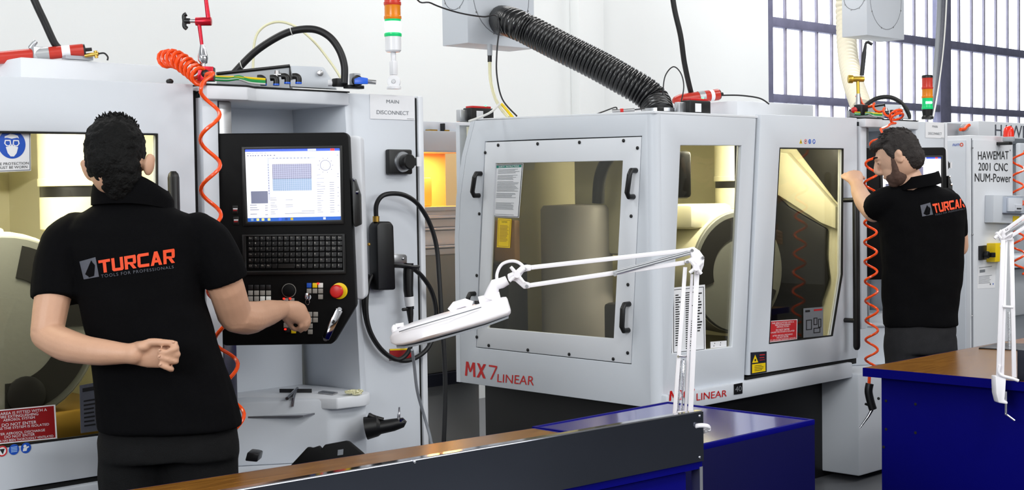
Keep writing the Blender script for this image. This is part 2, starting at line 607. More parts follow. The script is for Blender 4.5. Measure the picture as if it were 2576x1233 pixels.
# bench with a polished upstand in the foreground
bk1, bk0 = onZ(1345, 1077, 0.8), onZ(340, 1230, 0.8)
dirb = (bk1 - bk0).normalized()
fr1 = onZ(1765, 1035, 0.92); fr0 = onZ(600, 1233, 0.92)
dirf = (fr1 - fr0).normalized()
fr1.z = fr0.z = 0.8
L0b = bk1 - dirb * 2.3; L0f = fr1 - dirf * 2.3
bench = thing('workbench', 'long wood-topped workbench with mirror-polished steel upstand in the foreground', 'workbench', (2.0, 2.7, 0))
top = [L0f, fr1, bk1, L0b]
cc = sum(top, V((0, 0, 0))) / 4
inn = [p + (cc - p).normalized() * 0.012 for p in top]
ob('worktop', MB().prism([p + V((0, 0, -0.03)) for p in inn], (0, 0, 0.0305)), 'wood', bench, label='brown wood laminate worktop')
ob('edge_trim', MB().frame([p + V((0, 0, -0.035)) for p in top], [p + V((0, 0, -0.035)) for p in inn], (0, 0, 0.035)), 'blue', bench, label='blue edge band')
body = [p + (cc - p).normalized() * 0.05 for p in top]
ob('cabinet_body', MB().prism([V((p.x, p.y, 0.06)) for p in body], (0, 0, 0.70)), 'blue', bench, bev=0.004, label='blue painted cabinet under the top')
ob('plinth', MB().prism([V((p.x, p.y, 0)) + (cc - p).normalized() * 0.03 for p in body], (0, 0, 0.065)), 'base', bench)
nf = V((dirf.y, -dirf.x, 0))
sa, sb = L0f + nf * 0.002, fr1 + nf * 0.002
ob('steel_upstand', MB().prism([sa + V((0, 0, -0.014)), sb + V((0, 0, -0.014)), sb + V((0, 0, 0.12)), sa + V((0, 0, 0.12))], nf * 0.004), 'mirror', bench, label='mirror-polished stainless steel upstand')
ob('upstand_lip', MB().prism([sa + V((0, 0, 0.12)), sb + V((0, 0, 0.12)), sb + V((0, 0, 0.12)) - nf * 0.02, sa + V((0, 0, 0.12)) - nf * 0.02], (0, 0, 0.003)), 'chrome', bench, label='folded bright top lip of upstand')
ob('upstand_return', MB().prism([sb + V((0, 0, 0.12)), sb + V((0, 0, 0)), sb + V((0, 0, -0.03)) - nf * 0.01, sb + V((0, 0, -0.03)) - nf * 0.03, sb + V((0, 0, 0.12)) - nf * 0.02], dirf * 0.003), 'steel', bench)
for px, py in ((1757, 1046), (1757, 1150), (1040, 1162)):
    q = onP(px, py, sb, nf)
    ob('screw', MB().lathe([(0.004, 0), (0.0035, 0.002), (0.001, 0.003)], q + nf * 0.004, nf, 10), 'chrome', bench, smooth=True)
# leg corner under the upstand
ob('corner_strip', MB().prism([sb + V((0, 0, -0.03)), sb + V((0, 0, -0.6)), sb + V((0, 0, -0.6)) - dirf * 0.012, sb + V((0, 0, -0.03)) - dirf * 0.012], -nf * 0.03), 'alu', bench)

# low blue cabinet behind it
c2, c1 = onZ(2050, 1055, 0.8), onZ(1680, 1010, 0.8)
bx0 = 3.075
cab = thing('storage_cabinet', 'low glossy blue cabinet between the two workbenches', 'cabinet', ((bx0 + c2.x) / 2, (c2.y + c1.y) / 2, 0))
ob('cabinet_body', MB().box2((bx0, c2.y, 0.05), (c2.x, c1.y, 0.785)), 'blueshade', cab, bev=0.003)
ob('cabinet_top', MB().box2((bx0 + 0.012, c2.y + 0.012, 0.78), (c2.x - 0.012, c1.y - 0.012, 0.797)), 'bluetop', cab, label='shiny blue top')
ob('top_rim', MB().frame([V((bx0, c2.y, 0.783)), V((c2.x, c2.y, 0.783)), V((c2.x, c1.y, 0.783)), V((bx0, c1.y, 0.783))],
                         [V((bx0 + 0.012, c2.y + 0.012, 0.783)), V((c2.x - 0.012, c2.y + 0.012, 0.783)), V((c2.x - 0.012, c1.y - 0.012, 0.783)), V((bx0 + 0.012, c1.y - 0.012, 0.783))], (0, 0, 0.017)), 'blue', cab, bev=0.002)
ob('plinth', MB().box2((bx0 + 0.03, c2.y + 0.04, 0), (c2.x - 0.03, c1.y - 0.03, 0.055)), 'base', cab)

# right bench
k0 = onZ(2170, 925, 0.8)
RBX1, RBY0 = 7.2, 1.3
rb = thing('workbench', 'blue workbench with brown top at the right, in front of the second man', 'workbench', (6.0, 2.2, 0))
ob('worktop', MB().box2((k0.x + 0.004, RBY0 + 0.01, 0.77), (RBX1 - 0.01, k0.y - 0.004, 0.8)), 'wood', rb, label='brown wood laminate worktop')
ob('edge_band', MB().frame([V((k0.x, RBY0, 0.765)), V((RBX1, RBY0, 0.765)), V((RBX1, k0.y, 0.765)), V((k0.x, k0.y, 0.765))],
                           [V((k0.x + 0.004, RBY0 + 0.01, 0.765)), V((RBX1 - 0.01, RBY0 + 0.01, 0.765)), V((RBX1 - 0.01, k0.y - 0.004, 0.765)), V((k0.x + 0.004, k0.y - 0.004, 0.765))], (0, 0, 0.0345)), 'blue', rb, label='blue edge band')
ob('cabinet_body', MB().box2((k0.x + 0.055, RBY0 + 0.04, 0.0), (RBX1 - 0.05, k0.y - 0.05, 0.77)), 'blue', rb, bev=0.004, label='blue painted side panels')
for px, py in ((2229, 1008.7), (2303, 1017), (2229, 1080), (2303, 1089), (2210, 1003), (2223, 1125)):
    q = onX(px, py, k0.x + 0.055)
    ob('bolt_hole', MB().lathe([(0.006, -0.002), (0.006, 0.001), (0.003, 0.002)], q, (-1, 0, 0), 10), 'gap', rb, smooth=True)

# ================================================================= grinding machines
YF = 3.9
MX1, MX2 = 0.834, 4.784


def hexa(name, P, u0, u1, v0, v1, z0, z1, m, parent, bev=0.004, **kw):
    return ob(name, MB().box2(P(u0, v0, z0), P(u1, v1, z1)), m, parent, bev=bev, **kw)


def machine(X0, label, cyl_u, disc, second):
    # the near machine is warped up towards its foot to follow lens barrel distortion
    def zm(z):
        if second or z > 1.25: return z
        return z + 0.045 * ((1.25 - z) / 0.65 if z > 0.6 else z / 0.6)
    P = lambda u, v, z: V((X0 + u, YF + v, zm(z)))
    M = thing('grinding_machine', label, 'machine', (X0 + 1.3, YF + 0.6, 0), 'tool grinding machines in a row')
    t = 0.03
    # --- dark base, lower body, rail
    hexa('base', P, 0.12, 2.5, 0.16, 1.22, 0.0, 0.57, 'base', M, label='dark recessed base')
    hexa('lower_body', P, 1.555, 2.27, -0.06, 0.9, 0.03, 0.56, 'mwhite', M, bev=0.01, label='pale lower body under the operator bay')
    ob('pedestal', MB().prism([P(1.66, 0.32, 0.56), P(1.70, 0.22, 0.56), P(2.11, -0.05, 0.56), P(2.275, -0.055, 0.56), P(2.275, 0.32, 0.56)], V((0, 0, P(0, 0, 0.79).z - P(0, 0, 0.56).z))), 'mwhite', M, bev=0.01, label='pale angled pedestal under the shelf')
    hexa('front_rail', P, 0.03, 1.552, -0.025, 0.05, 0.54, 0.618, 'mwhite', M, bev=0.006, label='pale rail under the door')
    hexa('rail_seam', P, 0.66, 1.6, 0.0, 0.04, 0.615, 0.632, 'gap', M, bev=0)
    # --- fixed front panel with tall window
    o_ = [P(0.04, 0, 1.853), P(0.757, 0, 1.853), P(0.643, 0, 0.614), P(0.04, 0, 0.614)]
    i_ = [P(0.18, 0, 1.717), P(0.64, 0, 1.722), P(0.551, 0, 0.786), P(0.102, 0, 0.794)]
    ob('front_panel', MB().frame(o_, i_, (0, t, 0)), 'mwhite', M, bev=0.004, label='fixed front panel with tall slanted window')
    ob('window_pane', MB().prism([p + V((0, 0.018, 0)) for p in i_], (0, 0.004, 0)), 'mglass', M)
    # rounded corner post
    cp = []
    for z in (0.555, 1.853):
        ring = [P(0.04 - 0.04 * math.sin(a), 0.04 - 0.04 * math.cos(a), z) for a in [i * math.pi / 16 for i in range(9)]] + [P(0.03, 0.05, z), P(0.05, 0.03, z)]
        cp.append(ring)
    ob('corner_post', MB().loft(cp), 'mwhite', M, smooth=True)
    # --- sliding door
    od = [P(0.772, -0.016, 1.872), P(1.625, -0.016, 1.877), P(1.624, -0.016, 1.076), P(1.622, -0.016, 0.634), P(0.655, -0.016, 0.642)]
    idr = [P(0.927, -0.016, 1.715), P(1.493, -0.016, 1.718), P(1.479, -0.016, 1.076), P(1.382, -0.016, 0.768), P(0.825, -0.016, 0.776)]
    door = ob('sliding_door', MB().frame(od, idr, (0, 0.034, 0)), 'mwhite', M, bev=0.004, label='sliding door with chamfered window')
    ob('window_pane', MB().prism([p + V((0, 0.02, 0)) for p in idr], (0, 0.004, 0)), 'mglass' if not second else 'dglass', door)
    ob('window_gasket', MB().frame([p + V((0, -0.001, 0)) for p in idr], [p + (P(1.15, -0.016, 1.2) - p).normalized() * 0.006 + V((0, -0.001, 0)) for p in idr], (0, 0.01, 0)), 'gap', door)
    hz0, hz1 = 0.69, 1.60
    hd = MB().tube([P(1.507, -0.078, z) for z in (hz0, hz0 + 0.008, hz0 + 0.02, hz1 - 0.02, hz1 - 0.008, hz1)], [0.008, 0.015, 0.018, 0.018, 0.015, 0.008], 14)
    ob('door_handle', hd, 'black', door, smooth=True, label='long black bar handle')
    for z in (0.84, 1.455):
        ob('handle_bracket', MB().tube([P(1.495, -0.014, z), P(1.50, -0.074, z)], 0.012, 10), 'black', door, smooth=True)
    hexa('door_seam', P, 0.65, 0.78, 0.03, 0.05, 0.63, 1.85, 'gap', M, bev=0)
    hexa('door_gap', P, 1.60, 1.655, 0.015, 0.06, 0.6, 1.86, 'gap', M, bev=0)
    # --- side with removable access panel
    S = lambda v, z, du=0.0: P(du, v, z)
    so = [S(0.04, 1.853), S(0.60, 1.868), S(1.134, 1.881), S(1.205, 1.70), S(1.25, 1.50), S(1.266, 1.30), S(1.27, 0.569), S(0.04, 0.56)]
    pn = [S(0.077, 1.755), S(0.60, 1.761), S(1.064, 1.766), S(1.08, 1.60), S(1.10, 1.40), S(1.117, 1.20), S(1.151, 0.755), S(0.153, 0.748)]
    ctr = S(0.6, 1.25)
    hole = [p + (p - ctr).normalized() * 0.005 for p in pn]
    ob('side_frame', MB().frame(so, hole, (t, 0, 0)), 'mwhite', M, bev=0.003, label='pale side wall around the access panel')
    pq = [pn[0], pn[2], pn[6], pn[7]]
    wq = [S(0.186, 1.653), S(0.996, 1.661), S(1.07, 0.855), S(0.252, 0.854)]
    ap = ob('access_panel', MB().frame(pq, wq, (0.02, 0, 0)), 'mwhite2', M, bev=0.003, label='bolted access panel with window')
    ob('window_pane', MB().prism([p + V((0.012, 0, 0)) for p in wq], (0.004, 0, 0)), 'dglass', ap)
    ob('panel_seam', MB().frame(hole, [p + (ctr - p).normalized() * 0.02 for p in pn], (0.006, 0, 0)).add([], []), 'gap', M) if False else None
    sm = MB().frame([p + (p - ctr).normalized() * 0.01 + V((0.014, 0, 0)) for p in pn], [p + (ctr - p).normalized() * 0.02 + V((0.014, 0, 0)) for p in pn], (0.01, 0, 0))
    ob('panel_seam', sm, 'gap', M)
    # rear skirt following the curved edge, back wall, top
    bks = so[2:7]
    ob('rear_skirt', MB().loft([[p, p + V((0, 0.03, 0)), p + V((0.5, 0.03, 0)), p + V((0.5, 0, 0))] for p in bks]), 'mwhite', M, smooth=True)
    hexa('back_wall', P, 0.03, 2.58, 1.28, 1.31, 0.57, 1.86, 'mwhite', M)
    ob('top_cover', MB().prism([P(0.0, 0.0, 1.853), P(1.62, 0.0, 1.853), P(1.62, 1.3, 1.872), P(0.0, 1.134, 1.872)], (0, 0, 0.012)), 'mwhite2', M, bev=0.003)
    hd_ = MB().box2(P(1.3, 0.5, 1.86), P(2.02, 1.2, 1.985))
    ob('roof_hood', hd_, 'mwhite2', M, bev=0.008, label='pale raised hood on the roof')
    # --- interior
    hexa('interior_back', P, 0.05, 1.6, 1.22, 1.25, 0.6, 1.85, 'cream', M, bev=0)
    hexa('interior_floor', P, 0.04, 1.6, 0.05, 1.22, 0.68, 0.70, 'dmetal', M, bev=0)
    hexa('interior_side', P, 1.59, 1.62, 0.05, 1.22, 0.6, 1.85, 'cream', M, bev=0)
    hexa('interior_ceiling', P, 0.04, 1.6, 0.05, 1.22, 1.83, 1.845, 'cream', M, bev=0)
    # spindle column
    cu, cv, cr = cyl_u
    cb = V((X0 + cu, YF + cv, 0))
    ob('spindle_column', MB().lathe([(cr, 1.56), (cr * 1.02, 1.562), (cr * 1.02, 1.585), (cr, 1.587), (cr, 1.83)], cb, n=32), 'cream', M, smooth=True, label='cream spindle column')
    ob('spindle_ring', MB().lathe([(cr * 0.97, 1.525), (cr * 0.97, 1.56)], cb, n=32), 'dmetal', M, smooth=True)
    ob('spindle_neck', MB().lathe([(cr * 0.92, 1.415), (cr * 0.98, 1.42), (cr * 0.98, 1.525)], cb, n=32), 'cream', M, smooth=True)
    # big round wheel head
    du, dv, dz, dr = disc
    ax = V((-0.2, -0.98, 0)).normalized()
    cen = P(du, dv, dz)
    ob('wheel_head', MB().lathe([(dr * 1.0, -0.2), (dr * 1.03, -0.05), (dr * 1.0, 0.0)], cen, ax, 48), 'cream', M, smooth=True, label='cream round wheel head')
    ob('wheel_face', MB().lathe([(dr * 0.985, 0), (dr * 0.985, 0.012), (dr * 0.97, 0.016)], cen, ax, 48), 'gmetal', M, smooth=True, label='grey round face plate')
    q = ax.to_track_quat('Z', 'Y').to_matrix()
    def dp(a, r, h=0.017): return cen + q @ V((r * math.cos(a), r * math.sin(a), h))
    for a0, a1 in (((1.6, 3.4), (-1.2, -0.4)) if second else ((0.0, 1.35), (-1.6, -0.35))):
        outer = [dp(a0 + (a1 - a0) * i / 16, dr * 0.9) for i in range(17)]
        inner = [dp(a1 - (a1 - a0) * i / 16, dr * 0.56) for i in range(17)]
        ob('wheel_slot', MB().prism(outer + inner, ax * 0.004), 'gap', M, label='dark curved slot')
    ob('wheel_hub', MB().lathe([(0.06, 0.02), (0.06, 0.03), (0.045, 0.034)], dp(-1.3, dr * 0.72, 0.0), ax, 24), 'dmetal', M, smooth=True)
    ob('wheel_housing', MB().box2(P(du - 0.3, dv + 0.05, dz + dr * 0.72), P(du + 0.05, dv + 0.4, dz + dr * 1.12)), 'cream', M, bev=0.03, label='cream spindle housing')
    # --- post, fascia, operator bay
    hexa('post', P, 1.652, 1.715, -0.02, 0.35, 0.78, 1.868, 'mwhite', M, bev=0.01)
    fas = [P(1.652, -0.02, 1.83), P(1.652, -0.05, 1.83), P(1.80, -0.06, 1.83), P(1.86, -0.02, 1.83), P(2.25, -0.02, 1.83), P(2.25, 0.4, 1.83), P(1.652, 0.4, 1.83)]
    ob('fascia', MB().prism(fas, (0, 0, 0.045)), 'mwhite2', M, bev=0.006, label='pale fascia over the operator bay')
    ob('fascia_trim', MB().prism([p + V((0, -0.002, 0.045)) for p in fas], (0, 0, 0.004)), 'gap', M)
    hexa('bay_back', P, 1.70, 2.26, 0.30, 0.33, 0.78, 1.84, 'mwhite', M, bev=0, label='pale grey back of the operator bay')
    ob('bay_side', MB().prism([P(2.238, -0.008, 1.84), P(2.264, -0.008, 1.84), P(2.312, -0.008, 0.78), P(2.286, -0.008, 0.78)], (0, 0.33, 0)), 'mwhite', M, bev=0.003)
    hexa('bay_strip', P, 1.735, 1.785, 0.01, 0.05, 0.80, 1.83, 'steel', M, bev=0.006, label='bright vertical steel profile')
    hexa('bay_strip', P, 1.715, 1.733, 0.03, 0.07, 0.80, 1.83, 'gap', M, bev=0.002, label='dark vertical strip')
    # shelf with rounded end and tray
    sz = 0.785
    sh = [P(1.70, 0.31, sz), P(1.72, 0.27, sz), P(1.94, 0.20, sz), P(2.12, -0.085, sz)] + [P(2.22 + 0.075 * math.sin(a), -0.02 - 0.075 * math.cos(a), sz) for a in [0.0 + i * math.pi / 16 for i in range(9)]] + [P(2.29, 0.1, sz), P(2.25, 0.31, sz)]
    sh = [V((p.x, p.y, 0.785)) for p in sh]
    ob('shelf', MB().prism(sh, (0, 0, 0.04)), 'mwhite2', M, bev=0.005, label='pale shelf with a rounded end')
    ob('shelf_tray', MB().prism([V((X0 + u, YF + v, z)) for u, v, z in ((1.74, 0.25, 0.766), (1.86, 0.12, 0.766), (2.02, -0.024, 0.766), (2.16, -0.024, 0.772), (2.16, 0.25, 0.772))], (0, 0, 0.006)), 'alu', M, label='thin metal tray under the shelf')
    # --- electrical cabinet
    ob('electrical_cabinet', MB().prism([P(2.262, 0, 1.876), P(2.572, 0, 1.876), P(2.572, 0, 0.03), P(2.31, 0, 0.03), P(2.31, 0, 0.8)], (0, 0.95, 0)), 'mwhite', M, bev=0.006, label='tall pale electrical cabinet')
    hexa('cabinet_seam', P, 2.57, 2.588, 0.01, 0.9, 0.05, 1.87, 'gap', M, bev=0)
    hexa('cabinet_edge', P, 2.586, 2.612, 0.0, 0.95, 0.03, 1.878, 'mwhite2', M, bev=0.006)
    ob('rear_cover', MB().prism([P(2.60, 0.30, 1.80), P(2.695, 0.30, 1.80), P(2.73, 0.30, 1.20), P(2.73, 0.30, 1.05), P(2.60, 0.30, 1.05)], (0, 0.5, 0)), 'mwhite2', M, bev=0.006, label='pale tapered rear cover')
    # main disconnect switch
    sw = ob('disconnect_switch', MB().box(P(2.478, -0.012, 1.635), (0.11, 0.024, 0.09)), 'black', M, bev=0.006, label='black rotary main switch')
    ob('switch_ring', MB().lathe([(0.038, 0), (0.036, 0.006)], P(2.485, -0.024, 1.635), (0, -1, 0), 28), 'alu', sw, smooth=True)
    ob('switch_knob', MB().lathe([(0.028, 0), (0.028, 0.028), (0.024, 0.032)], P(2.49, -0.03, 1.635), (0, -1, 0), 24), 'black', sw, smooth=True)
    ob('switch_lever', MB().box(P(2.51, -0.045, 1.635), (0.06, 0.03, 0.028)), 'black', sw, bev=0.005)
    ob('switch_tag', MB().box(P(2.53, -0.062, 1.635), (0.02, 0.004, 0.034)), 'white', sw)
    # paper notice MAIN DISCONNECT
    q4 = [P(2.356, -0.001, 1.788), P(2.566, -0.001, 1.788), P(2.566, -0.001, 1.876), P(2.356, -0.001, 1.876)]
    nt = plate('paper_notice', q4, 0.0015, 'paper', M, label='white paper notice reading MAIN DISCONNECT')
    text('lettering', 'MAIN', sub(q4, 0.36, 0.66, 0.64, 0.80), 'greyink', nt, off=0.0025)
    text('lettering', 'DISCONNECT', sub(q4, 0.14, 0.20, 0.86, 0.36), 'greyink', nt, off=0.0025)
    plate('small_print', sub(q4, 0.82, 0.045, 0.98, 0.06), 0.0008, 'greyink', nt, off=0.0016)
    return M, P, door, ap


m1, P1, door1, ap1 = machine(MX1, 'pale grinding machine with its control console beside the near man', (1.47, 0.45, 0.13), (1.148, 0.35, 1.10, 0.30), False)
m2, P2, door2, ap2 = machine(MX2, 'pale grinding machine with tall windows and red MX7 lettering, centre', (1.26, 0.45, 0.14), (1.07, 0.35, 1.10, 0.31), True)
for PP in (P1, P2):
    o = lamp('machine_work_light', PP(0.95, 0.15, 1.80), (0.8, 0.08), 16, (1.0, 0.95, 0.78))
    o.rotation_euler = (math.radians(25), 0, 0)

# ================================================================= plates, signs and small parts on the machines
def bars(q, rows, x0=0.06, x1=0.94, h=0.4, jit=0.25, rnd=random.Random(3)):
    """rows of thin print lines on a plate, each row one strip"""
    n = (V(q[1]) - V(q[0])).cross(V(q[3]) - V(q[0])).normalized()
    mb = MB()
    for b0, b1 in rows:
        e = x1 - rnd.random() * jit * (x1 - x0)
        mb.prism([p + n * 0.0016 for p in sub(q, x0, b0 + (b1 - b0) * (1 - h) / 2, e, b1 - (b1 - b0) * (1 - h) / 2)], n * 0.0004)
    return mb


def rows(b0, b1, k):
    return [(b0 + (b1 - b0) * i / k, b0 + (b1 - b0) * (i + 1) / k) for i in range(k)]


def pxq(fn, bl, br, tr, tl):
    return [fn(*bl), fn(*br), fn(*tr), fn(*tl)]


def pictogram(c, n, r, kind, parent):
    """round or triangular sticker; up is world z"""
    c = V(c); n = V(n).normalized()
    u = V((0, 0, 1)); w = u.cross(n).normalized()
    P_ = lambda a, b, h=0: c + w * (a * r) + u * (b * r) + n * h
    if kind == 'tri':
        s = ob('warning_sticker', MB().prism([P_(-1, -0.85), P_(1, -0.85), P_(0, 1)], n * 0.001), 'yellow', parent)
        ob('symbol', MB().prism([P_(-0.3, -0.6, 0.001), P_(0.3, -0.6, 0.001), P_(0.12, 0.35, 0.001), P_(-0.12, 0.35, 0.001)], n * 0.0006), 'ink', s)
        return s
    m = {'ban': 'paper', 'blue': 'signblue', 'read': 'signblue'}[kind]
    s = ob('round_sticker', MB().prism([P_(math.cos(a), math.sin(a)) for a in [i * math.pi / 14 for i in range(28)]], n * 0.001), m, parent)
    if kind == 'ban':
        ob('ring', MB().frame([P_(math.cos(a), math.sin(a), 0.001) for a in [i * math.pi / 14 for i in range(28)]], [P_(0.75 * math.cos(a), 0.75 * math.sin(a), 0.001) for a in [i * math.pi / 14 for i in range(28)]], n * 0.0006), 'brightred', s)
        ob('symbol', MB().prism([P_(-0.5, 0.4, 0.001), P_(0.1, -0.6, 0.001), P_(0.5, 0.4, 0.001)], n * 0.0006), 'ink', s)
    elif kind == 'blue':
        mb = MB()
        for k in range(4):
            b = 0.45 - k * 0.28
            mb.prism([P_(-0.6, b - 0.06, 0.001), P_(0.6, b - 0.06, 0.001), P_(0.6, b + 0.06, 0.001), P_(-0.6, b + 0.06, 0.001)], n * 0.0006)
        ob('symbol', mb, 'scrteal', s)
    else:
        mb = MB()
        mb.prism([P_(-0.2 + 0.3 * math.cos(a), 0.35 + 0.3 * math.sin(a), 0.001) for a in [i * math.pi / 6 for i in range(12)]], n * 0.0006)
        mb.prism([P_(-0.65, -0.55, 0.001), P_(0.1, -0.55, 0.001), P_(0.2, -0.1, 0.001), P_(0.62, 0.1, 0.001), P_(0.5, 0.3, 0.001), P_(-0.5, 0.02, 0.001)], n * 0.0006)
        ob('symbol', mb, 'paper', s)
    return s


RED_TXT = [('THIS AREA IS FITTED WITH A', .84, .92, .12, .88), ('FIRE EXTINGUISHING', .74, .82, .24, .76), ('AEROSOL SYSTEM', .65, .72, .29, .71),
           ('DO NOT ENTER', .50, .59, .27, .73), ('UNLESS THE SYSTEM IS ISOLATED', .41, .48, .1, .9),
           ('AFTER AEROSOL DISCHARGE', .25, .32, .16, .84), ('DO NOT ENTER', .15, .23, .3, .7), ('UNTIL AREA HAS BEEN THOROUGHLY VENTILATED', .05, .12, .05, .95)]


def red_sign(q, m, parent, label):
    s = plate('warning_sign', q, 0.002, m, parent, label=label)
    n = (q[1] - q[0]).cross(q[3] - q[0]).normalized()
    ob('sign_border', MB().frame([p + n * 0.002 for p in sub(q, 0, 0, 1, 1)], [p + n * 0.002 for p in sub(q, .02, .03, .98, .97)], n * 0.0006), 'paper', s)
    for t, b0, b1, a0, a1 in RED_TXT:
        text('lettering', t, sub(q, a0, b0, a1, b1), 'paper', s, off=0.0026)
    return s


g1 = lambda px, py: onY(px, py, YF - 0.0005)      # door glass of the near machine (front of pane at YF+0.004)
d1 = lambda px, py: onY(px, py, YF - 0.0165)      # door skin
# EYE PROTECTION MUST BE WORN
q = pxq(g1, (-19, 434), (77, 430), (76, 323), (-20, 322))
s = plate('safety_sign', q, 0.002, 'paper', door1, label='white and blue sign reading EYE PROTECTION MUST BE WORN')
n = V((0, -1, 0))
ob('sign_border', MB().frame([p + n * 0.002 for p in sub(q, .015, .015, .985, .985)], [p + n * 0.002 for p in sub(q, .035, .035, .965, .965)], n * 0.0005), 'greyink', s)
cc_ = bil(q, 0.5, 0.63)
r_ = (bil(q, 0.86, 0.63) - cc_).length
ob('sign_disc', MB().prism([cc_ + n * 0.002 + V((math.cos(a), 0, math.sin(a))) * r_ for a in [i * math.pi / 20 for i in range(40)]], n * 0.0006), 'signblue', s)
E2 = lambda a, b: cc_ + n * 0.0027 + V((a * r_, 0, b * r_))
mb = MB()
mb.prism([E2(x, z) for x, z in ((-.52, .42), (-.5, .55), (-.3, .62), (-.1, .72), (.2, .68), (.45, .6), (.52, .4), (.4, .47), (0, .38), (-.35, .45))], n * 0.0006)
mb.prism([E2(x, z) for x, z in ((-.45, -.2), (-.1, -.12), (0, 0.02), (.1, -.12), (.45, -.2), (.32, -.62), (.12, -.85), (-.12, -.85), (-.32, -.62))], n * 0.0006)
ob('head_symbol', mb, 'paper', s)
gm = MB()
for sx in (-1, 1):
    gm.frame([E2(sx * x, z) for x, z in ((.06, .02), (.1, .3), (.5, .3), (.56, .05), (.4, -.14), (.16, -.14))], [E2(sx * x, z) for x, z in ((.13, .02), (.16, .22), (.44, .22), (.48, .05), (.36, -.07), (.2, -.07))], n * 0.0008)
ob('goggles_symbol', gm, 'paper', s)
text('lettering', 'EYE PROTECTION', sub(q, .07, .155, .94, .215), 'ink', s, off=0.0026)
text('lettering', 'MUST BE WORN', sub(q, .12, .07, .9, .13), 'ink', s, off=0.0026)
red_sign(pxq(g1, (-48, 1122), (143, 1103), (138, 1018), (-50, 1036)), 'signred', door1, 'dark red fire system warning plate')
for px, py, k in ((5, 1135, 'ban'), (35, 1131, 'blue'), (65, 1127, 'read')):
    pictogram(d1(px, py), n, 0.0155, k, door1)
q = pxq(g1, (203, 1090), (246, 1084), (243, 962), (200, 970))
s = plate('notice', q, 0.0015, 'greyt', door1, label='grey notice behind the near man')
ob('notice_mark', MB().prism([p + n * 0.0016 for p in sub(q, .15, .85, .85, .93)], n * 0.0005), 'ink', s)
ob('notice_print', bars(q, rows(.1, .7, 7), .2, .9), 'ink', s)

# ---- second machine, door
g2 = g1; d2 = d1
for px, py, k in ((2014.5, 356, 'tri'), (2026, 356, 'ban'), (2037, 356, 'blue'), (2047.5, 356, 'read')):
    pictogram(d2(px, py), n, 0.0115, k, door2)
red_sign(pxq(g2, (1930, 862), (2004, 854), (2005, 803), (1931, 808)), 'brightred', door2, 'bright red warning sign with white lettering')
q = pxq(g2, (2021, 850), (2070, 845), (2070, 772), (2021, 776))
s = plate('notice', q, 0.0015, 'greyink', door2, label='pale notice with line drawings in door window')
ob('notice_mark', MB().prism([p + n * 0.0016 for p in sub(q, .08, .86, .32, .93)], n * 0.0005), 'ink', s)
ob('notice_mark', MB().prism([p + n * 0.0016 for p in sub(q, .52, .88, .95, .94)], n * 0.0005), 'brightred', s)
mb = MB()
for a, b, w_, h_ in ((.12, .25, .3, .35), (.5, .4, .2, .25), (.74, .3, .16, .3), (.5, .12, .35, .18)):
    mb.frame([p + n * 0.0016 for p in sub(q, a, b, a + w_, b + h_)], [p + n * 0.0016 for p in sub(q, a + .04, b + .03, a + w_ - .04, b + h_ - .03)], n * 0.0004)
ob('notice_drawing', mb, 'ink', s)
q = pxq(d2, (1888, 943), (1928, 936), (1928, 884), (1888, 887))
s = plate('laser_sign', q, 0.0015, 'navy', door2, label='small navy and yellow laser warning sign')
ob('warning_triangle', MB().prism([p + n * 0.0016 for p in (bil(q, .08, .52), bil(q, .46, .52), bil(q, .27, .88))], n * 0.0006), 'yellow', s)
ob('warning_symbol', MB().prism([bil(q, .27, .64) + n * 0.0024 + V((math.cos(a), 0, math.sin(a))) * 0.006 for a in [i * math.pi / 5 for i in range(10)]], n * 0.0004), 'ink', s)
ob('yellow_field', MB().prism([p + n * 0.0016 for p in sub(q, .08, .06, .92, .46)], n * 0.0006), 'yellow', s)
w_ = bars(sub(q, .1, .08, .9, .44), rows(.1, .9, 4), .15, .9, .3)
ob('sign_print', MB().add([v + n * 0.0008 for v in w_.v], w_.f), 'ink', s, kind='stuff')
ob('sign_print', bars(q, [(.8, .9), (.68, .76), (.58, .64)], .55, .92), 'brightred', s)
# MX7 LINEAR on the rail
rl = lambda px, py: onY(px, py, YF - 0.0265)
STROKES = {
    'M': [((0, 0), (.2, 0), (.27, 1), (.07, 1)), ((.8, 0), (1, 0), (.93, 1), (.73, 1)), ((.07, 1), (.3, 1), (.58, .3), (.44, .3)), ((.7, 1), (.93, 1), (.56, .3), (.42, .3))],
    'X': [((0, 0), (.28, 0), (1, 1), (.72, 1)), ((.72, 0), (1, 0), (.28, 1), (0, 1))],
    '7': [((.05, .88), (1, .88), (1, 1), (.05, 1)), ((.84, .88), (1, .88), (.42, 0), (.24, 0))]}


def stroke_letter(ch, q, parent, m_, off=0.0012):
    nn_ = (q[1] - q[0]).cross(q[3] - q[0]).normalized()
    mb = MB()
    for k, st_ in enumerate(STROKES[ch]):
        mb.add([bil(q, a_, b_) + nn_ * (off + 0.00005 * k) for a_, b_ in st_], [(0, 1, 2, 3)])
    return ob('model_letter', mb, m_, parent, label='red letter ' + ch)


for ch, x0, x1 in (('M', 1683, 1706), ('X', 1709, 1729), ('7', 1733, 1747)):
    yb = lambda x: 1009 - (x - 1683) * 0.094
    stroke_letter(ch, pxq(rl, (x0, yb(x0)), (x1, yb(x1)), (x1, yb(x1) - 25), (x0, yb(x0) - 25)), m2, 'red')
text('model_lettering', 'LINEAR', pxq(rl, (1752, 1008), (1828, 997), (1829, 981), (1752, 990)), 'red', m2, label='red LINEAR lettering on the rail')
q = pxq(rl, (1846, 993), (1867, 990), (1867, 963), (1846, 967))
s = plate('badge', q, 0.002, 'black', m2, label='small black badge marked 40')
text('badge_digits', '40', sub(q, .12, .25, .88, .75), 'greyink', s, off=0.0026)
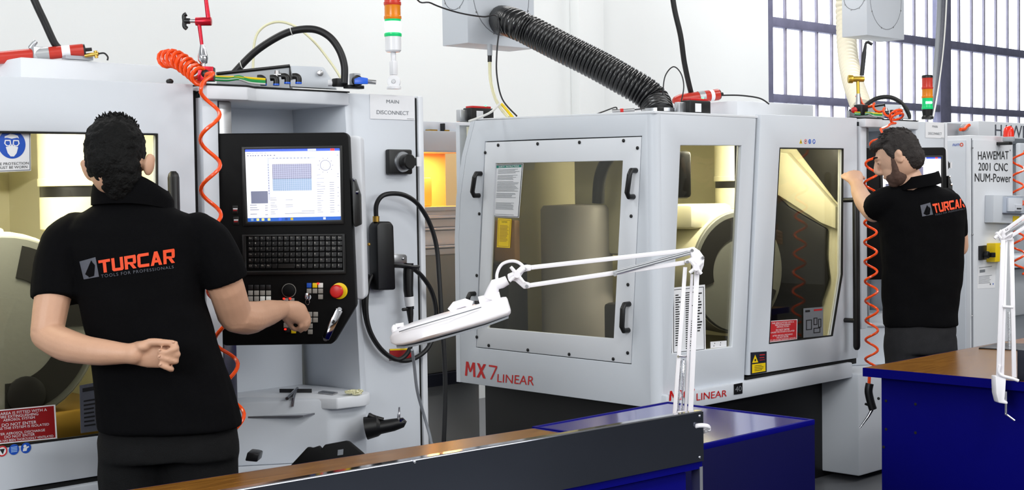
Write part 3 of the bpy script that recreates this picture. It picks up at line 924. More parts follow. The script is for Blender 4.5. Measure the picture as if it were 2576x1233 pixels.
# ---- second machine, fixed window
q = pxq(lambda x, y: onY(x, y, YF + 0.016), (1690, 893), (1775, 884), (1773, 716), (1690, 724))
s = plate('instruction_sheet', q, 0.001, 'paper', m2, label='white instruction sheet in fixed front window')
ob('sheet_border', MB().frame([p + n * 0.0012 for p in sub(q, .04, .03, .96, .97)], [p + n * 0.0012 for p in sub(q, .055, .038, .945, .962)], n * 0.0004), 'ink', s)
mb = MB()
for a0, a1, rr in ((.1, .3, rows(.12, .9, 22)), (.4, .68, rows(.06, .92, 26)), (.75, .9, rows(.3, .9, 14))):
    w_ = bars(q, rr, a0, a1, .45, .6)
    mb.add(w_.v, w_.f)
ob('sheet_print', mb, 'ink', s, kind='stuff')
q = pxq(lambda x, y: onY(x, y, YF + 0.016), (1787, 876), (1827, 872), (1827, 857), (1787, 860))
s = plate('small_plate', q, 0.002, 'white', m2, label='small white plate with holes')
for a, b in ((.2, .3), (.25, .7), (.6, .35), (.62, .72)):
    ob('hole', MB().lathe([(0.003, 0), (0.002, 0.0008)], bil(q, a, b) + n * 0.002, n, 8), 'ink', s)

# ---- second machine, access panel on the side
ns = V((-1, 0, 0))
sp = lambda px, py: onX(px, py, MX2 - 0.0005)
for px, py in ((1253.5, 365.3), (1352.7, 361.9), (1458, 358.2), (1569, 353.9), (1604, 372.4), (1588, 543.9), (1220.9, 384), (1206, 538), (1199.6, 693),
               (1199.6, 848), (1229.6, 869.3), (1328, 880.7), (1432, 891.5), (1543, 903.4), (1580, 716.3), (1579.3, 888)):
    ob('screw', MB().lathe([(0.008, 0), (0.008, 0.003), (0.005, 0.005)], sp(px, py), ns, 12), 'black', ap2, smooth=True)
for y0, y1, xt, xb in ((432, 497, 1210, 1205), (424, 500, 1600, 1594), (734, 800, 1194, 1190), (760, 836, 1583, 1581)):
    a, b = sp(xt, y0 + 5), sp(xb, y1 - 5)
    h_ = 0.045
    pts = [a + V((0.01, 0, 0)), a + ns * h_ * 0.75 + V((0, 0, 0.0)), a + ns * h_ + V((0, 0, -0.018)), b + ns * h_ + V((0, 0, 0.018)), b + ns * h_ * 0.75, b + V((0.01, 0, 0))]
    ob('handle', MB().tube(pts, 0.0125, 8), 'black', ap2, bev=0.002, label='black U-shaped pull handle')
gp = lambda px, py: onX(px, py, MX2 + 0.0105)
q = pxq(gp, (1238, 545), (1306, 548), (1317, 411), (1246, 414))
s = plate('safety_instructions', q, 0.001, 'paper', ap2, label='white SAFETY INSTRUCTIONS sheet with green header')
ob('sheet_border', MB().frame([p + ns * 0.0012 for p in sub(q, .02, .01, .98, .99)], [p + ns * 0.0012 for p in sub(q, .04, .02, .96, .98)], ns * 0.0004), 'ink', s)
ob('sheet_header', MB().prism([p + ns * 0.0012 for p in sub(q, .06, .93, .94, .975)], ns * 0.0005), 'signgreen', s)
text('lettering', 'SAFETY  INSTRUCTIONS', sub(q, .14, .937, .86, .968), 'paper', s, off=0.0022)
mb = MB()
for rr in (rows(.82, .91, 4), rows(.7, .8, 5), rows(.48, .68, 9), rows(.36, .46, 5), rows(.14, .28, 7), [(.04, .06)]):
    w_ = bars(q, rr, .12, .9, .32, .3); mb.add(w_.v, w_.f)
ob('sheet_print', mb, 'greyink', s, kind='stuff')
q = pxq(gp, (1250, 622), (1283, 624), (1287, 551), (1253, 549))
s = plate('caution_label', q, 0.001, 'yellow', ap2, label='yellow caution label in side window')
ob('label_border', MB().frame([p + ns * 0.0012 for p in sub(q, .06, .04, .94, .96)], [p + ns * 0.0012 for p in sub(q, .09, .055, .91, .945)], ns * 0.0004), 'brass', s)
text('lettering', 'CAUTION', sub(q, .3, .86, .7, .91), 'ink', s, off=0.002)
ob('label_print', bars(q, rows(.2, .78, 14), .18, .84, .4), 'brass', s, kind='stuff')
sk = lambda px, py: onX(px, py, MX2 - 0.0005)
for ch, x0, x1 in (('M', 1170, 1196), ('X', 1199, 1222), ('7', 1228, 1250)):
    yb = lambda x: 945 + (x - 1170) * 0.15
    stroke_letter(ch, pxq(sk, (x0, yb(x0)), (x1, yb(x1)), (x1 + 1, yb(x1) - 36), (x0 + 1, yb(x0) - 36)), m2, 'red')
text('model_lettering', 'LINEAR', pxq(sk, (1251, 961), (1343, 970), (1345, 947), (1252, 941)), 'red', m2)

# ---- second machine, things and reflection stand-ins behind the glass
IX = lambda u, v, z: V((MX2 + u, YF + v, z))
ob('grey_reflection', MB().lathe([(0.18, 0.70), (0.18, 1.43), (0.165, 1.45), (0.05, 1.455)], IX(0.45, 0.88, 0), n=32), 'lgrey', m2, smooth=True, label='grey column standing in for a reflection in the side window')  # column added where the glass reflects the near machine's cabinet
ob('inner_column', MB().box2(IX(0.5, 0.55, 1.2), IX(0.72, 0.95, 1.80)), 'cream', m2, bev=0.03, label='cream inner column')
ob('inner_hose', MB().tube(spl([IX(0.3, 0.35, 1.74), IX(0.3, 0.5, 1.70), IX(0.3, 0.58, 1.6), IX(0.3, 0.6, 1.46)], 6), 0.03, 10), 'rubber', m2, smooth=True, label='thick black hose inside')
ob('inner_hose', MB().tube(spl([IX(0.28, 0.2, 1.68), IX(0.3, 0.3, 1.60), IX(0.3, 0.42, 1.48)], 6), 0.02, 10), 'rubber', m2, smooth=True)
ob('inner_block', MB().box2(IX(0.22, 0.12, 1.48), IX(0.42, 0.36, 1.70)), 'dmetal', m2, bev=0.02, label='dark slide block inside')
ob('amber_reflection', MB().box2(IX(0.18, 1.05, 1.17), IX(0.22, 1.2, 1.38)), 'amberw', m2, bev=0.01, label='amber panel standing in for a reflection')  # panel added to paint the orange reflection in the side glass
ob('inner_lower_block', MB().box2(IX(0.12, 0.22, 0.72), IX(0.4, 0.42, 1.0)), 'dmetal', m2, bev=0.02)
ob('nozzle', MB().tube([IX(0.2, 0.38, 1.22), IX(0.2, 0.3, 1.21), IX(0.22, 0.22, 1.16), IX(0.24, 0.24, 1.02)], [0.012, 0.018, 0.025, 0.03], 10), 'rubber', m2, smooth=True)
iw = lambda x, y: onX(x, y, MX2 + 1.585)
sl = [iw(1940, 380), iw(1990, 385), iw(2112, 520), iw(2112, 575), iw(2075, 560), iw(1936, 470)]
ob('inner_slant_panel', MB().prism(sl, (-0.04, 0, 0)), 'cream', m2, bev=0.004, label='slanted cream panel behind door glass')  # slanted cream shape set on the inner side wall
ob('dark_reflection_low', MB().prism([iw(1900, 440), iw(1990, 520), iw(2085, 575), iw(2083, 640), iw(2090, 700), iw(2070, 760), iw(2068, 880), iw(1880, 920)], (-0.025, 0, 0)), 'base', m2, bev=0.01, label='dark panel standing in for a door glass reflection')  # dark panel added to paint the dark reflection in the door glass
ob('dark_reflection_high', MB().prism([iw(1995, 360), iw(2125, 360), iw(2125, 525), iw(2105, 505)], (-0.02, 0, 0)), 'dmetal', m2, bev=0.01, label='dark upper panel standing in for a door glass reflection')  # upper part of the door glass's painted dark reflection
ob('inner_corner_block', MB().box2(IX(0.1, 1.02, 0.71), IX(0.24, 1.21, 1.165)), 'base', m2, bev=0.01, label='dark block inside the side window')
# near machine, behind the door glass
JX = lambda u, v, z: V((MX1 + u, YF + v, z))
ob('inner_panel', MB().box2(JX(0.9, 0.95, 0.75), JX(1.35, 1.0, 1.62)), 'cream', m1, bev=0.01, label='cream inner wall panel')
ob('inner_rail', MB().box2(JX(0.8, 0.9, 1.62), JX(1.5, 1.0, 1.66)), 'cream', m1, bev=0.005)
ob('inner_floor_block', MB().box2(JX(1.2, 0.3, 0.74), JX(1.55, 0.7, 0.84)), 'brass', m1, bev=0.01)

# ================================================================= operator consoles
def console(shift, label, detail=True):
    sh = V(shift)
    nrm = V((-_f.x, -_f.y, 0)).normalized()
    C0 = at(715, 600, 4.56)
    def K(px, py, off=0.0):
        return onP(px, py, C0, nrm) + nrm * off + sh
    T = thing('control_console', label, 'console', C0 + sh + V((0, 0, -0.4)), 'machine control consoles')
    poly = [K(527, 342), (K(534, 336)), K(868, 333), K(876, 341), K(895, 770), K(840, 862), K(832, 866), K(566, 870), K(557, 863)]
    ob('housing', MB().prism(poly, -nrm * 0.07), 'blackm', T, bev=0.006, label='black console housing')
    rc = [K(552, 350, -0.07), K(895, 339, -0.07), K(902, 346, -0.07), K(914, 748, -0.07), K(908, 758, -0.07), K(600, 764, -0.07)]
    ob('rear_casing', MB().prism(rc, -nrm * 0.10), 'mwhite2', T, bev=0.012, label='white rear casing')
    ob('mounting_arm', MB().cyl(K(700, 560, -0.16), K(700, 560, -0.16) - nrm * 0.06 + V((0.0, 0.12, 0)), 0.04), 'mgrey', T, smooth=True)
    # side latch
    ob('side_latch', MB().prism([K(886, 448, 0.0), K(892, 450), K(905, 490), K(907, 565), K(893, 572), K(888, 560)], -nrm * 0.05), 'black', T, bev=0.003)
    ob('latch_hinge', MB().tube([K(889, 452, 0.004), K(893, 452, 0.004)], 0.006, 8), 'chrome', T, smooth=True)
    ob('latch_hinge', MB().tube([K(896, 484, 0.004), K(902, 484, 0.004)], 0.006, 8), 'chrome', T, smooth=True)
    # screen
    sq = [K(624, 558, 0.002), K(858, 553, 0.002), K(855, 373, 0.002), K(617, 376, 0.002)]
    bz = [K(612, 569, 0.001), K(866, 564, 0.001), K(862, 366, 0.001), K(608, 369, 0.001)]
    ob('screen_bezel', MB().frame(bz, sq, nrm * 0.006), 'black', T, bev=0.002)
    scr = plate('screen', sq, 0.002, 'screen', T, label='lit computer screen')
    q = [p + nrm * 0.002 for p in sq]
    pl = lambda nm, m, a0, b0, a1, b1, th=0.0004: plate(nm, sub(q, a0, b0, a1, b1), th, m, scr)
    pl('title_bar', 'scrblue', 0, .965, 1, 1); pl('taskbar', 'scrtask', 0, 0, 1, .05)
    pl('close_button', 'scrred', .90, .968, .945, .998, .0007)
    pl('title_tab', 'scrpale', .66, .968, .75, .998, .0007)
    pl('side_pane', 'scrpale', .23, .29, .25, .875); pl('ruler_bar', 'scrpale', .23, .86, .745, .885)
    pl('chart_upper', 'scrgrid', .28, .585, .695, .79); pl('chart_lower', 'scrteal', .28, .42, .695, .585)
    pl('thumbnail', 'scrgrey', .045, .25, .225, .42)
    if detail:
        mb = MB()
        for i in range(14):
            b = .595 + i * .0138
            mb.prism([p + nrm * 0.0005 for p in sub(q, .285, b, .69, b + .005)], nrm * 0.0003)
        for i in range(11):
            b = .43 + i * .0138
            mb.prism([p + nrm * 0.0005 for p in sub(q, .285, b, .69, b + .003)], nrm * 0.0003)
        for i in range(18):
            a = .29 + i * .0225
            mb.prism([p + nrm * 0.0005 for p in sub(q, a, .42, a + .0025, .79)], nrm * 0.0003)
        ob('chart_grid', mb, 'scrpale', scr, kind='stuff')
        mb = MB()
        rn = random.Random(11)
        def ln(a0, b, a1, h=.008): mb.prism([p + nrm * 0.0003 for p in sub(q, a0, b, a1, b + h)], nrm * 0.0003)
        for a0, a1 in ((.015, .06), (.07, .09), (.11, .135), (.15, .19), (.205, .225)): ln(a0, .94, a1, .006)
        for a0 in (.02, .05, .075, .1, .13, .17, .2, .23, .26, .3): ln(a0, .905, a0 + .016, .014)
        for i in range(11): ln(.29 + i * .037, .868, .305 + i * .037, .008)
        for i in range(12): ln(.235, .38 + i * .036, .243, .012)
        for b in (.225, .19, .16, .10): ln(.03, b, .03 + rn.uniform(.05, .1)); ln(.19, b - .01, .22)
        for b in (.32, .29, .25, .22, .195, .16, .125, .1): ln(.25, b, .25 + rn.uniform(.04, .09), .006)
        for b in (.29, .22, .195): ln(.41, b, .49, .006)
        for b in (.13, .1): ln(.40 if b < .12 else .58, b, .72, .007)
        for i, b in enumerate([.63, .58, .525, .495, .47, .43, .40, .37, .335, .30, .27, .24, .205, .17, .14, .11]):
            ln(.75, b, .75 + rn.uniform(.04, .09), .006)
            if i > 1: ln(.885, b, .935, .007)
        for b in (.9, .64, .6, .45, .38, .33, .2, .12): ln(.965, b, .99, .006)
        ob('screen_print', mb, 'scrgrey', scr, kind='stuff')
        c = bil(q, .845, .765)
        rd = .026
        ex = (q[1] - q[0]).normalized(); ez = (q[3] - q[0]).normalized()
        cp = lambda a, r: c + ex * math.cos(a) * r + ez * math.sin(a) * r + nrm * .0004
        mb = MB().frame([cp(i * math.pi / 16, .0172) for i in range(32)], [cp(i * math.pi / 16, .0155) for i in range(32)], nrm * 0.0004)
        for i in range(10):
            a = -2.2 + i * .62 + math.pi / 2
            mb.prism([cp(a - .05, .022), cp(a + .05, .022), cp(a + .05, .025), cp(a - .05, .025)], nrm * 0.0003)
        mb.prism([cp(3.9, .014), cp(3.98, .014), cp(.8, .002), cp(.7, .002)], nrm * 0.0003)
        ob('dial_graphic', mb, 'scrgrey', scr)
        for i, (a, m_) in enumerate(((.035, 'scrteal'), (.095, 'scryel'), (.15, 'scryel'), (.215, 'scryel'), (.335, 'scrblue'), (.40, 'signblue'), (.46, 'yellow'), (.81, 'scrpale'))):
            pl('taskbar_icon', m_, a, .01, a + .028, .043, .0007)
    # usb ports left of the screen
    for px, py in ((593, 526), (595, 554)):
        u = ob('usb_port', MB().prism([K(px - 8, py + 12, 0.001), K(px + 7, py + 12, 0.001), K(px + 6, py - 9, 0.001), K(px - 8, py - 9, 0.001)], nrm * 0.003), 'black', T, bev=0.001)
        ob('port_slot', MB().prism([K(px - 6, py + 1, 0.004), K(px + 5, py + 1, 0.004), K(px + 5, py - 2, 0.004), K(px - 6, py - 2, 0.004)], nrm * 0.001), 'white', u)
        ob('port_mark', MB().prism([K(px - 6, py + 5, 0.004), K(px + 4, py + 5, 0.004), K(px + 4, py + 1.5, 0.004), K(px - 6, py + 1.5, 0.004)], nrm * 0.001), 'signred', u)
    # keyboard
    kb = ob('keyboard_tray', MB().frame([K(612, 692, 0.001), K(872, 689, 0.001), K(868, 588, 0.001), K(610, 590, 0.001)], [K(621, 682, 0.001), K(864, 679, 0.001), K(861, 593, 0.001), K(620, 595, 0.001)], nrm * 0.01), 'black', T, bev=0.002, label='keyboard tray')
    R = ['~1234567890-=B^~', 'Esc', ]
    legends = [['Esc'] + ['F%d' % i for i in range(1, 13)] + ['Prt', 'Ins', 'Del'],
               list('`1234567890-=') + ['Bk', 'Hm', 'Up'], ['Tab'] + list('QWERTYUIOP[]') + ['\\', 'End', 'Dn'],
               ['Cap'] + list("ASDFGHJKL;'") + ['', 'Ent', '7', '8', '9'][0:5], ['Sh'] + list('ZXCVBNM,./') + ['', 'Sh', '4', '5', '6'], ['Ctl', 'Fn', 'Win', 'Alt', '', '', '', '', 'Alt', 'Mn', '', '1', '2', '3', '0', '.']]
    yr = [600, 613.2, 626.7, 641, 655.3, 669.5]
    lg = MB()
    for ri, y in enumerate(yr):
        ci = 0
        while ci < 16:
            x0 = 632 + ci * 14.92 - 6.6
            w = 1
            if ri == 5 and ci == 5: w = 3
            x1 = 632 + (ci + w - 1) * 14.92 + 6.6
            dy = -(ci / 16.0) * 1.5
            a = [K(x0, y + 6 + dy, 0.002), K(x1, y + 6 + dy, 0.002), K(x1, y - 6 + dy, 0.002), K(x0, y - 6 + dy, 0.002)]
            ob('key', MB().prism(a, nrm * 0.006), 'key', kb, bev=0.0012, seg=1)
            s_ = legends[ri][ci] if ci < len(legends[ri]) else ''
            if detail and s_:
                k = min(len(s_), 3)
                vs, fs = text_mesh(s_)
                aa = [p + nrm * 0.0063 for p in a]
                lg.add([bil(aa, .18 + x_ * .17 * k, .45 + y_ * .36) for x_, y_ in vs], fs)
            ci += w
    if detail:
        ob('key_legends', lg, 'btn', kb, label='pale key legends', kind='stuff')
    # push buttons
    def btn(px, py, m, r=6.0, parent=T):
        return ob('push_button', MB().prism([K(px - r, py + r, 0.001), K(px + r, py + r, 0.001), K(px + r, py - r, 0.001), K(px - r, py - r, 0.001)], nrm * 0.005), m, parent, bev=0.001)
    for r_, y in enumerate((722.8, 736.8, 751.3)):
        for c_, x in enumerate((631, 646, 661, 676)):
            m_ = 'btn' if r_ == 1 else ('dmetal' if r_ == 0 else ('btnw' if c_ > 1 else 'btn'))
            btn(x, y, m_)
    for x, y, m_ in ((778, 717.8, 'signblue'), (792.7, 717.8, 'yellow'), (807, 717.8, 'btnw'), (778, 732, 'btn'), (792.7, 732, 'btn'), (807, 732, 'btn'), (807, 746.7, 'btn'),
                     (794.4, 790.6, 'btn'), (794, 805, 'btn'), (780, 790.6, 'btn'), (780, 805, 'btn'), (781, 820, 'btn'), (781, 834.6, 'btn'), (739, 832.6, 'yellow'), (724, 830, 'dmetal'), (720, 818, 'btn'), (720, 756, 'btn'), (735, 756, 'btn')):
        btn(x, y, m_)
    for x, y in ((801, 713), (715, 751), (730.6, 751), (718.5, 828)):
        ob('indicator', MB().prism([K(x - 2.5, y + 2, 0.007), K(x + 2.5, y + 2, 0.007), K(x + 2.5, y - 2, 0.007), K(x - 2.5, y - 2, 0.007)], nrm * 0.001), 'led', T)
    dl = ob('override_dial', MB().lathe([(0.021, 0), (0.02, 0.012), (0.016, 0.014)], K(727, 731, 0.0), nrm, 28), 'blackm', T, smooth=True, label='black rotary dial')
    ob('dial_ring', MB().frame([K(727 + 18 * math.cos(a), 731 + 18 * math.sin(a), 0.001) for a in [i * math.pi / 12 for i in range(24)]], [K(727 + 16.5 * math.cos(a), 731 + 16.5 * math.sin(a), 0.001) for a in [i * math.pi / 12 for i in range(24)]], nrm * 0.0006), 'btn', dl)
    es = ob('emergency_stop', MB().lathe([(0.0265, 0), (0.0265, 0.004), (0.018, 0.006)], K(854, 732, 0.0), nrm, 30), 'yellow', T, smooth=True, label='yellow collar of emergency stop')
    ob('mushroom_button', MB().lathe([(0.013, 0.004), (0.013, 0.016), (0.021, 0.02), (0.022, 0.028), (0.018, 0.034), (0.008, 0.036)], K(852, 732, 0.0), nrm + V((-0.1, 0.1, 0)), 30), 'red', es, smooth=True, label='red mushroom button')
    ks = ob('key_switch', MB().lathe([(0.011, 0), (0.01, 0.008)], K(776, 747, 0.0), nrm, 18), 'chrome', T, smooth=True)
    ob('key_bow', MB().box(K(774, 744, 0.018), (0.012, 0.012, 0.022)), 'chrome', ks, bev=0.003)
    ob('key_ring', MB().tube([K(775 + 5 * math.cos(a), 759 + 7 * math.sin(a), 0.012) for a in [i * math.pi / 8 for i in range(16)]], 0.0012, 6, closed=True), 'chrome', ks, smooth=True)
    # slanted chrome pull handle
    a, b = K(857, 777, 0.03), K(822, 850, 0.03)
    ex = (b - a).normalized(); ey = ex.cross(nrm).normalized()
    pts = [a + ey * 0.012, a - ey * 0.012, b - ey * 0.012, b + ey * 0.012]
    hn = ob('pull_handle', MB().prism([p for p in pts], nrm * 0.006), 'chrome', T, bev=0.003, label='slanted chrome handle')
    ob('handle_slot', MB().prism([a + ex * 0.038 + ey * 0.004 + nrm * 0.0062, a + ex * 0.05 + ey * 0.004 + nrm * 0.0062, a + ex * 0.05 - ey * 0.004 + nrm * 0.0062, a + ex * 0.038 - ey * 0.004 + nrm * 0.0062], nrm * 0.0008), 'ink', hn)
    for p in (a, b):
        ob('handle_foot', MB().cyl(p - nrm * 0.03, p + nrm * 0.002, 0.008, 12), 'chrome', hn, smooth=True)
    return T


console((0, 0, 0), 'black control console with lit screen and keyboard the near man operates')
console((3.95, 0, 0), 'black control console with lit screen partly hidden by the far man', False)

# ================================================================= hoses, cables and devices around the machines
def pp(lst):
    return [at(x, y, d) for x, y, d in lst]


def hose(name, lst, r, m, label, cat='cable', k=8, n=10, group=None, parent=None, world=False):
    pts = spl(lst if world else pp(lst), k)
    return ob(name, MB().tube(pts, r, n), m, parent, smooth=True, label=label, cat=None if parent else cat, group=group)


def helix(pts, rad, turns_per_m, r, n=8, step=14, ph=0.0, amp=None):
    """tube wound round a path"""
    path = spl(pts, 10)
    out = []
    s = 0.0
    L = [0.0]
    for i in range(1, len(path)):
        L.append(L[-1] + (path[i] - path[i - 1]).length)
    tot = L[-1]
    cnt = max(8, int(tot * turns_per_m * step))
    j = 0
    for i in range(cnt + 1):
        d = tot * i / cnt
        while j < len(L) - 2 and L[j + 1] < d: j += 1
        f = (d - L[j]) / max(L[j + 1] - L[j], 1e-9)
        p = path[j].lerp(path[j + 1], f)
        t = (path[j + 1] - path[j]).normalized()
        a = RGT - t * RGT.dot(t); a.normalize(); b = t.cross(a)
        an = ph + 2 * math.pi * turns_per_m * d
        rr = rad if amp is None else rad * amp(i / cnt)
        out.append(p + (a * math.cos(an) + b * math.sin(an)) * rr)
    return out


# ---- near machine: orange spiral air hose
DH = 4.36
hp = [at(528, 232, DH), at(529, 400, DH), at(534, 600, DH), at(556, 800, DH), at(574, 920, DH), at(596, 1100, DH)]
top1 = helix([at(412, 150, 4.62), at(440, 148, 4.56), at(478, 172, 4.50), at(505, 195, 4.44)], 0.026, 34, 0.0055, step=12)
lead = [at(520, 186, 4.42), at(536, 184, 4.40), at(530, 192, 4.385), at(512, 206, 4.37), at(506, 222, 4.36)]
hel = helix(hp, 0.030, 1 / 0.156, 0.0065, step=16, ph=math.pi * 1.05)
ob('spiral_air_hose', MB().tube(top1 + spl(lead, 5) + hel, 0.0062, 8), 'orange', None, smooth=True, label='orange spiral air hose hanging beside the near man', cat='hose', group='orange spiral air hoses')

# ---- red articulated magnetic stand on the near machine
D_ = 4.47
st = thing('magnetic_stand', 'red articulated magnetic stand on top of the near machine', 'stand', at(513, 204, D_))
bq = [at(497, 203, D_), at(537, 203, D_), at(537, 168, D_), at(499, 166, D_)]
ob('magnet_base', MB().prism(bq, V((0.03, 0.035, 0))), 'dmetal', st, bev=0.002, label='magnetic base block')
nn = V((-FWD.x, -FWD.y, 0)).normalized()
ob('base_face', MB().prism([p + nn * 0.001 for p in bq], nn * 0.003), 'redpink', st, bev=0.001, label='red base face')
ob('base_dial', MB().lathe([(0.013, 0), (0.013, 0.01), (0.008, 0.014)], at(518, 186, D_ - 0.006), nn, 18), 'black', st, smooth=True)
ob('ball_socket', MB().tube([at(513, 160, D_), at(511, 150, D_), at(510, 140, D_), at(509, 113, D_)], [0.011, 0.016, 0.0155, 0.008], 16), 'chrome', st, smooth=True, label='chrome ball socket')
ob('stud', MB().cyl(at(512, 167, D_), at(512, 152, D_), 0.006), 'chrome', st, smooth=True)
ob('lower_arm', MB().tube([at(508, 114, D_), at(501, 60, D_)], [0.0055, 0.0065], 12), 'redpink', st, smooth=True, label='red lower arm')
ob('joint', MB().cyl(at(492, 54, D_), at(532, 54, D_), 0.0135, 20), 'redpink', st, bev=0.002, label='red joint barrel')
ob('joint_shaft', MB().cyl(at(476, 53, D_), at(492, 53, D_), 0.006, 14), 'chrome', st, smooth=True)
kp = [at(475, 53, D_), at(467, 53, D_)]
ob('clamp_knob', MB().cyl(at(464, 53, D_), at(478, 53, D_), 0.009, 14).tube(spl([at(469, 35, D_), at(463, 40, D_), at(464, 53, D_), at(464, 66, D_), at(470, 72, D_)], 5), 0.007, 10), 'black', st, smooth=True, label='black clamp knob')
ob('upper_arm', MB().tube([at(524, 46, D_), at(517, -10, D_), at(512, -60, D_)], [0.0075, 0.006, 0.006], 12), 'redpink', st, smooth=True, label='red upper arm')

# ---- lid, bracket, cables and fittings on the near machine's roof
def roof_kit(sh, first):
    s = V(sh)
    A = lambda x, y, d: at(x, y, d) + s
    w = 'near' if first else 'far'
    lid = thing('roof_valve_panel', f'valve panel with dark-edged lid and white bracket on the {w} machine roof', 'panel', A(700, 215, 4.86), 'valve panels on the machine roofs')
    lq = [A(545, 212, 4.72), A(728, 222, 4.86), A(728, 166, 4.86), A(545, 186, 4.72)]
    ob('lid_face', MB().prism(lq, V((0.05, 0.05, 0))), 'mgrey', lid, label='grey lid face')
    ob('lid_edge', MB().tube([lq[3], lq[2], A(732, 200, 4.86)], 0.006, 8), 'black', lid, smooth=True, label='black rubber edge')
    bq_ = [A(730, 218, 4.86), A(845, 224, 4.93), A(838, 208, 4.93), A(812, 168, 4.91), A(730, 165, 4.86)]
    ob('bracket', MB().prism(bq_, V((0.03, 0.03, 0))), 'mwhite', lid, bev=0.003, label='white bracket plate')
    ob('bracket_bolt', MB().lathe([(0.011, 0), (0.011, 0.004), (0.005, 0.006)], A(806, 184, 4.895), nn, 16), 'steel', lid, smooth=True)
    for i, (x, y) in enumerate(((658, 196), (690, 196), (718, 192), (746, 192))):
        d = 4.72
        f = ob('elbow_fitting', MB().tube(spl([A(x - 10, y, d), A(x, y, d), A(x + 5, y + 5, d), A(x + 5, y + 17, d)], 5), 0.0105, 12), 'black', lid, smooth=True, label='black push-in elbow')
        ob('blue_ring', MB().cyl(A(x + 5, y + 15, d), A(x + 5, y + 19, d), 0.011, 12), 'bvalve', f, smooth=True)
    ob('silver_fitting', MB().cyl(A(697, 178, 4.74), A(697, 206, 4.74), 0.008, 10).cyl(A(690, 188, 4.74), A(708, 188, 4.74), 0.007, 10), 'steel', lid, smooth=True)
    for i, (y0, y1, m_) in enumerate(((196, 204, 'green'), (200, 208, 'green'), (192, 200, 'yellow'), (198, 211, 'pale'), (194, 206, 'green'))):
        ob('cable_strand', MB().tube(spl([A(530, y0, 4.62), A(570, y0 + 2, 4.64), A(600, y1 - 12 + 3 * (i % 3), 4.66), A(630, y1 - 3, 4.69), A(668, y1, 4.70)], 6), 0.0042, 8), m_, lid, smooth=True, label='green and yellow cable')
    return lid


roof_kit((0, 0, 0), True)
roof_kit((3.95, 0, 0.0), False)
hose('power_cable', [(575, 205, 4.80), (590, 183, 4.80), (640, 132, 4.80), (695, 95, 4.80), (740, 77, 4.80), (790, 74, 4.80), (828, 92, 4.80), (853, 125, 4.80), (866, 165, 4.80), (866, 208, 4.80)], 0.0125, 'rubber', 'thick black cable arching over the near machine roof', n=14)
for (x, y, tx, ty) in ((733, 79, 9, -4), (607, 163, 8, -7)):
    ob('cable_tie', MB().tube([at(x, y, 4.80) + (RGT * math.cos(a) * 0.3 + FWD * math.sin(a) + DWN * math.cos(a)) .normalized() * 0.0137 for a in [i * math.pi / 8 for i in range(16)]], 0.0016, 6, closed=True), 'pale', None, smooth=True, label='white cable tie round the black cable, ' + ('upper one' if x > 700 else 'lower one'), cat='cable tie')
hose('clear_tube', [(636, 205, 5.0), (640, 108, 5.0), (660, 70, 5.0), (700, 55, 5.0), (745, 68, 5.0), (790, 105, 5.0), (830, 155, 5.0), (856, 195, 5.0), (860, 215, 5.0)], 0.0045, 'tube', 'thin clear yellowish tube looping behind the black cable', 'tube')
vl = thing('ball_valve', 'air valve with blue lever on the near machine roof', 'valve', at(893, 222, 4.86))
ob('valve_body', MB().box(at(893, 203, 4.88), (0.03, 0.03, 0.05)), 'mgrey', vl, bev=0.004)
ob('valve_block', MB().box(at(855, 208, 4.86), (0.05, 0.03, 0.028)), 'black', vl, bev=0.004)
ob('valve_connector', MB().cyl(at(826, 209, 4.86), at(846, 209, 4.86), 0.011), 'white', vl, smooth=True)
ob('valve_knob', MB().lathe([(0.019, 0), (0.019, 0.02), (0.015, 0.024)], at(900, 204, 4.86), nn, 18), 'black', vl, smooth=True)
ob('valve_lever', MB().prism([at(892, 212, 4.83), at(926, 212, 4.83), at(926, 197, 4.83), at(905, 194, 4.83), at(892, 199, 4.83)], nn * 0.012), 'bvalve', vl, bev=0.002, label='blue lever')
ob('valve_pipe', MB().cyl(at(920, 205, 4.87), at(946, 207, 4.87), 0.008), 'steel', vl, smooth=True)
ob('valve_foot', MB().box(at(890, 219, 4.87), (0.07, 0.03, 0.012)), 'black', vl, bev=0.002)
ob('roof_knob', MB().sphere(at(427, 205, 4.5), (0.012, 0.012, 0.009)), 'black', None, smooth=True, label='small black rubber knob on the near machine roof edge', cat='knob')

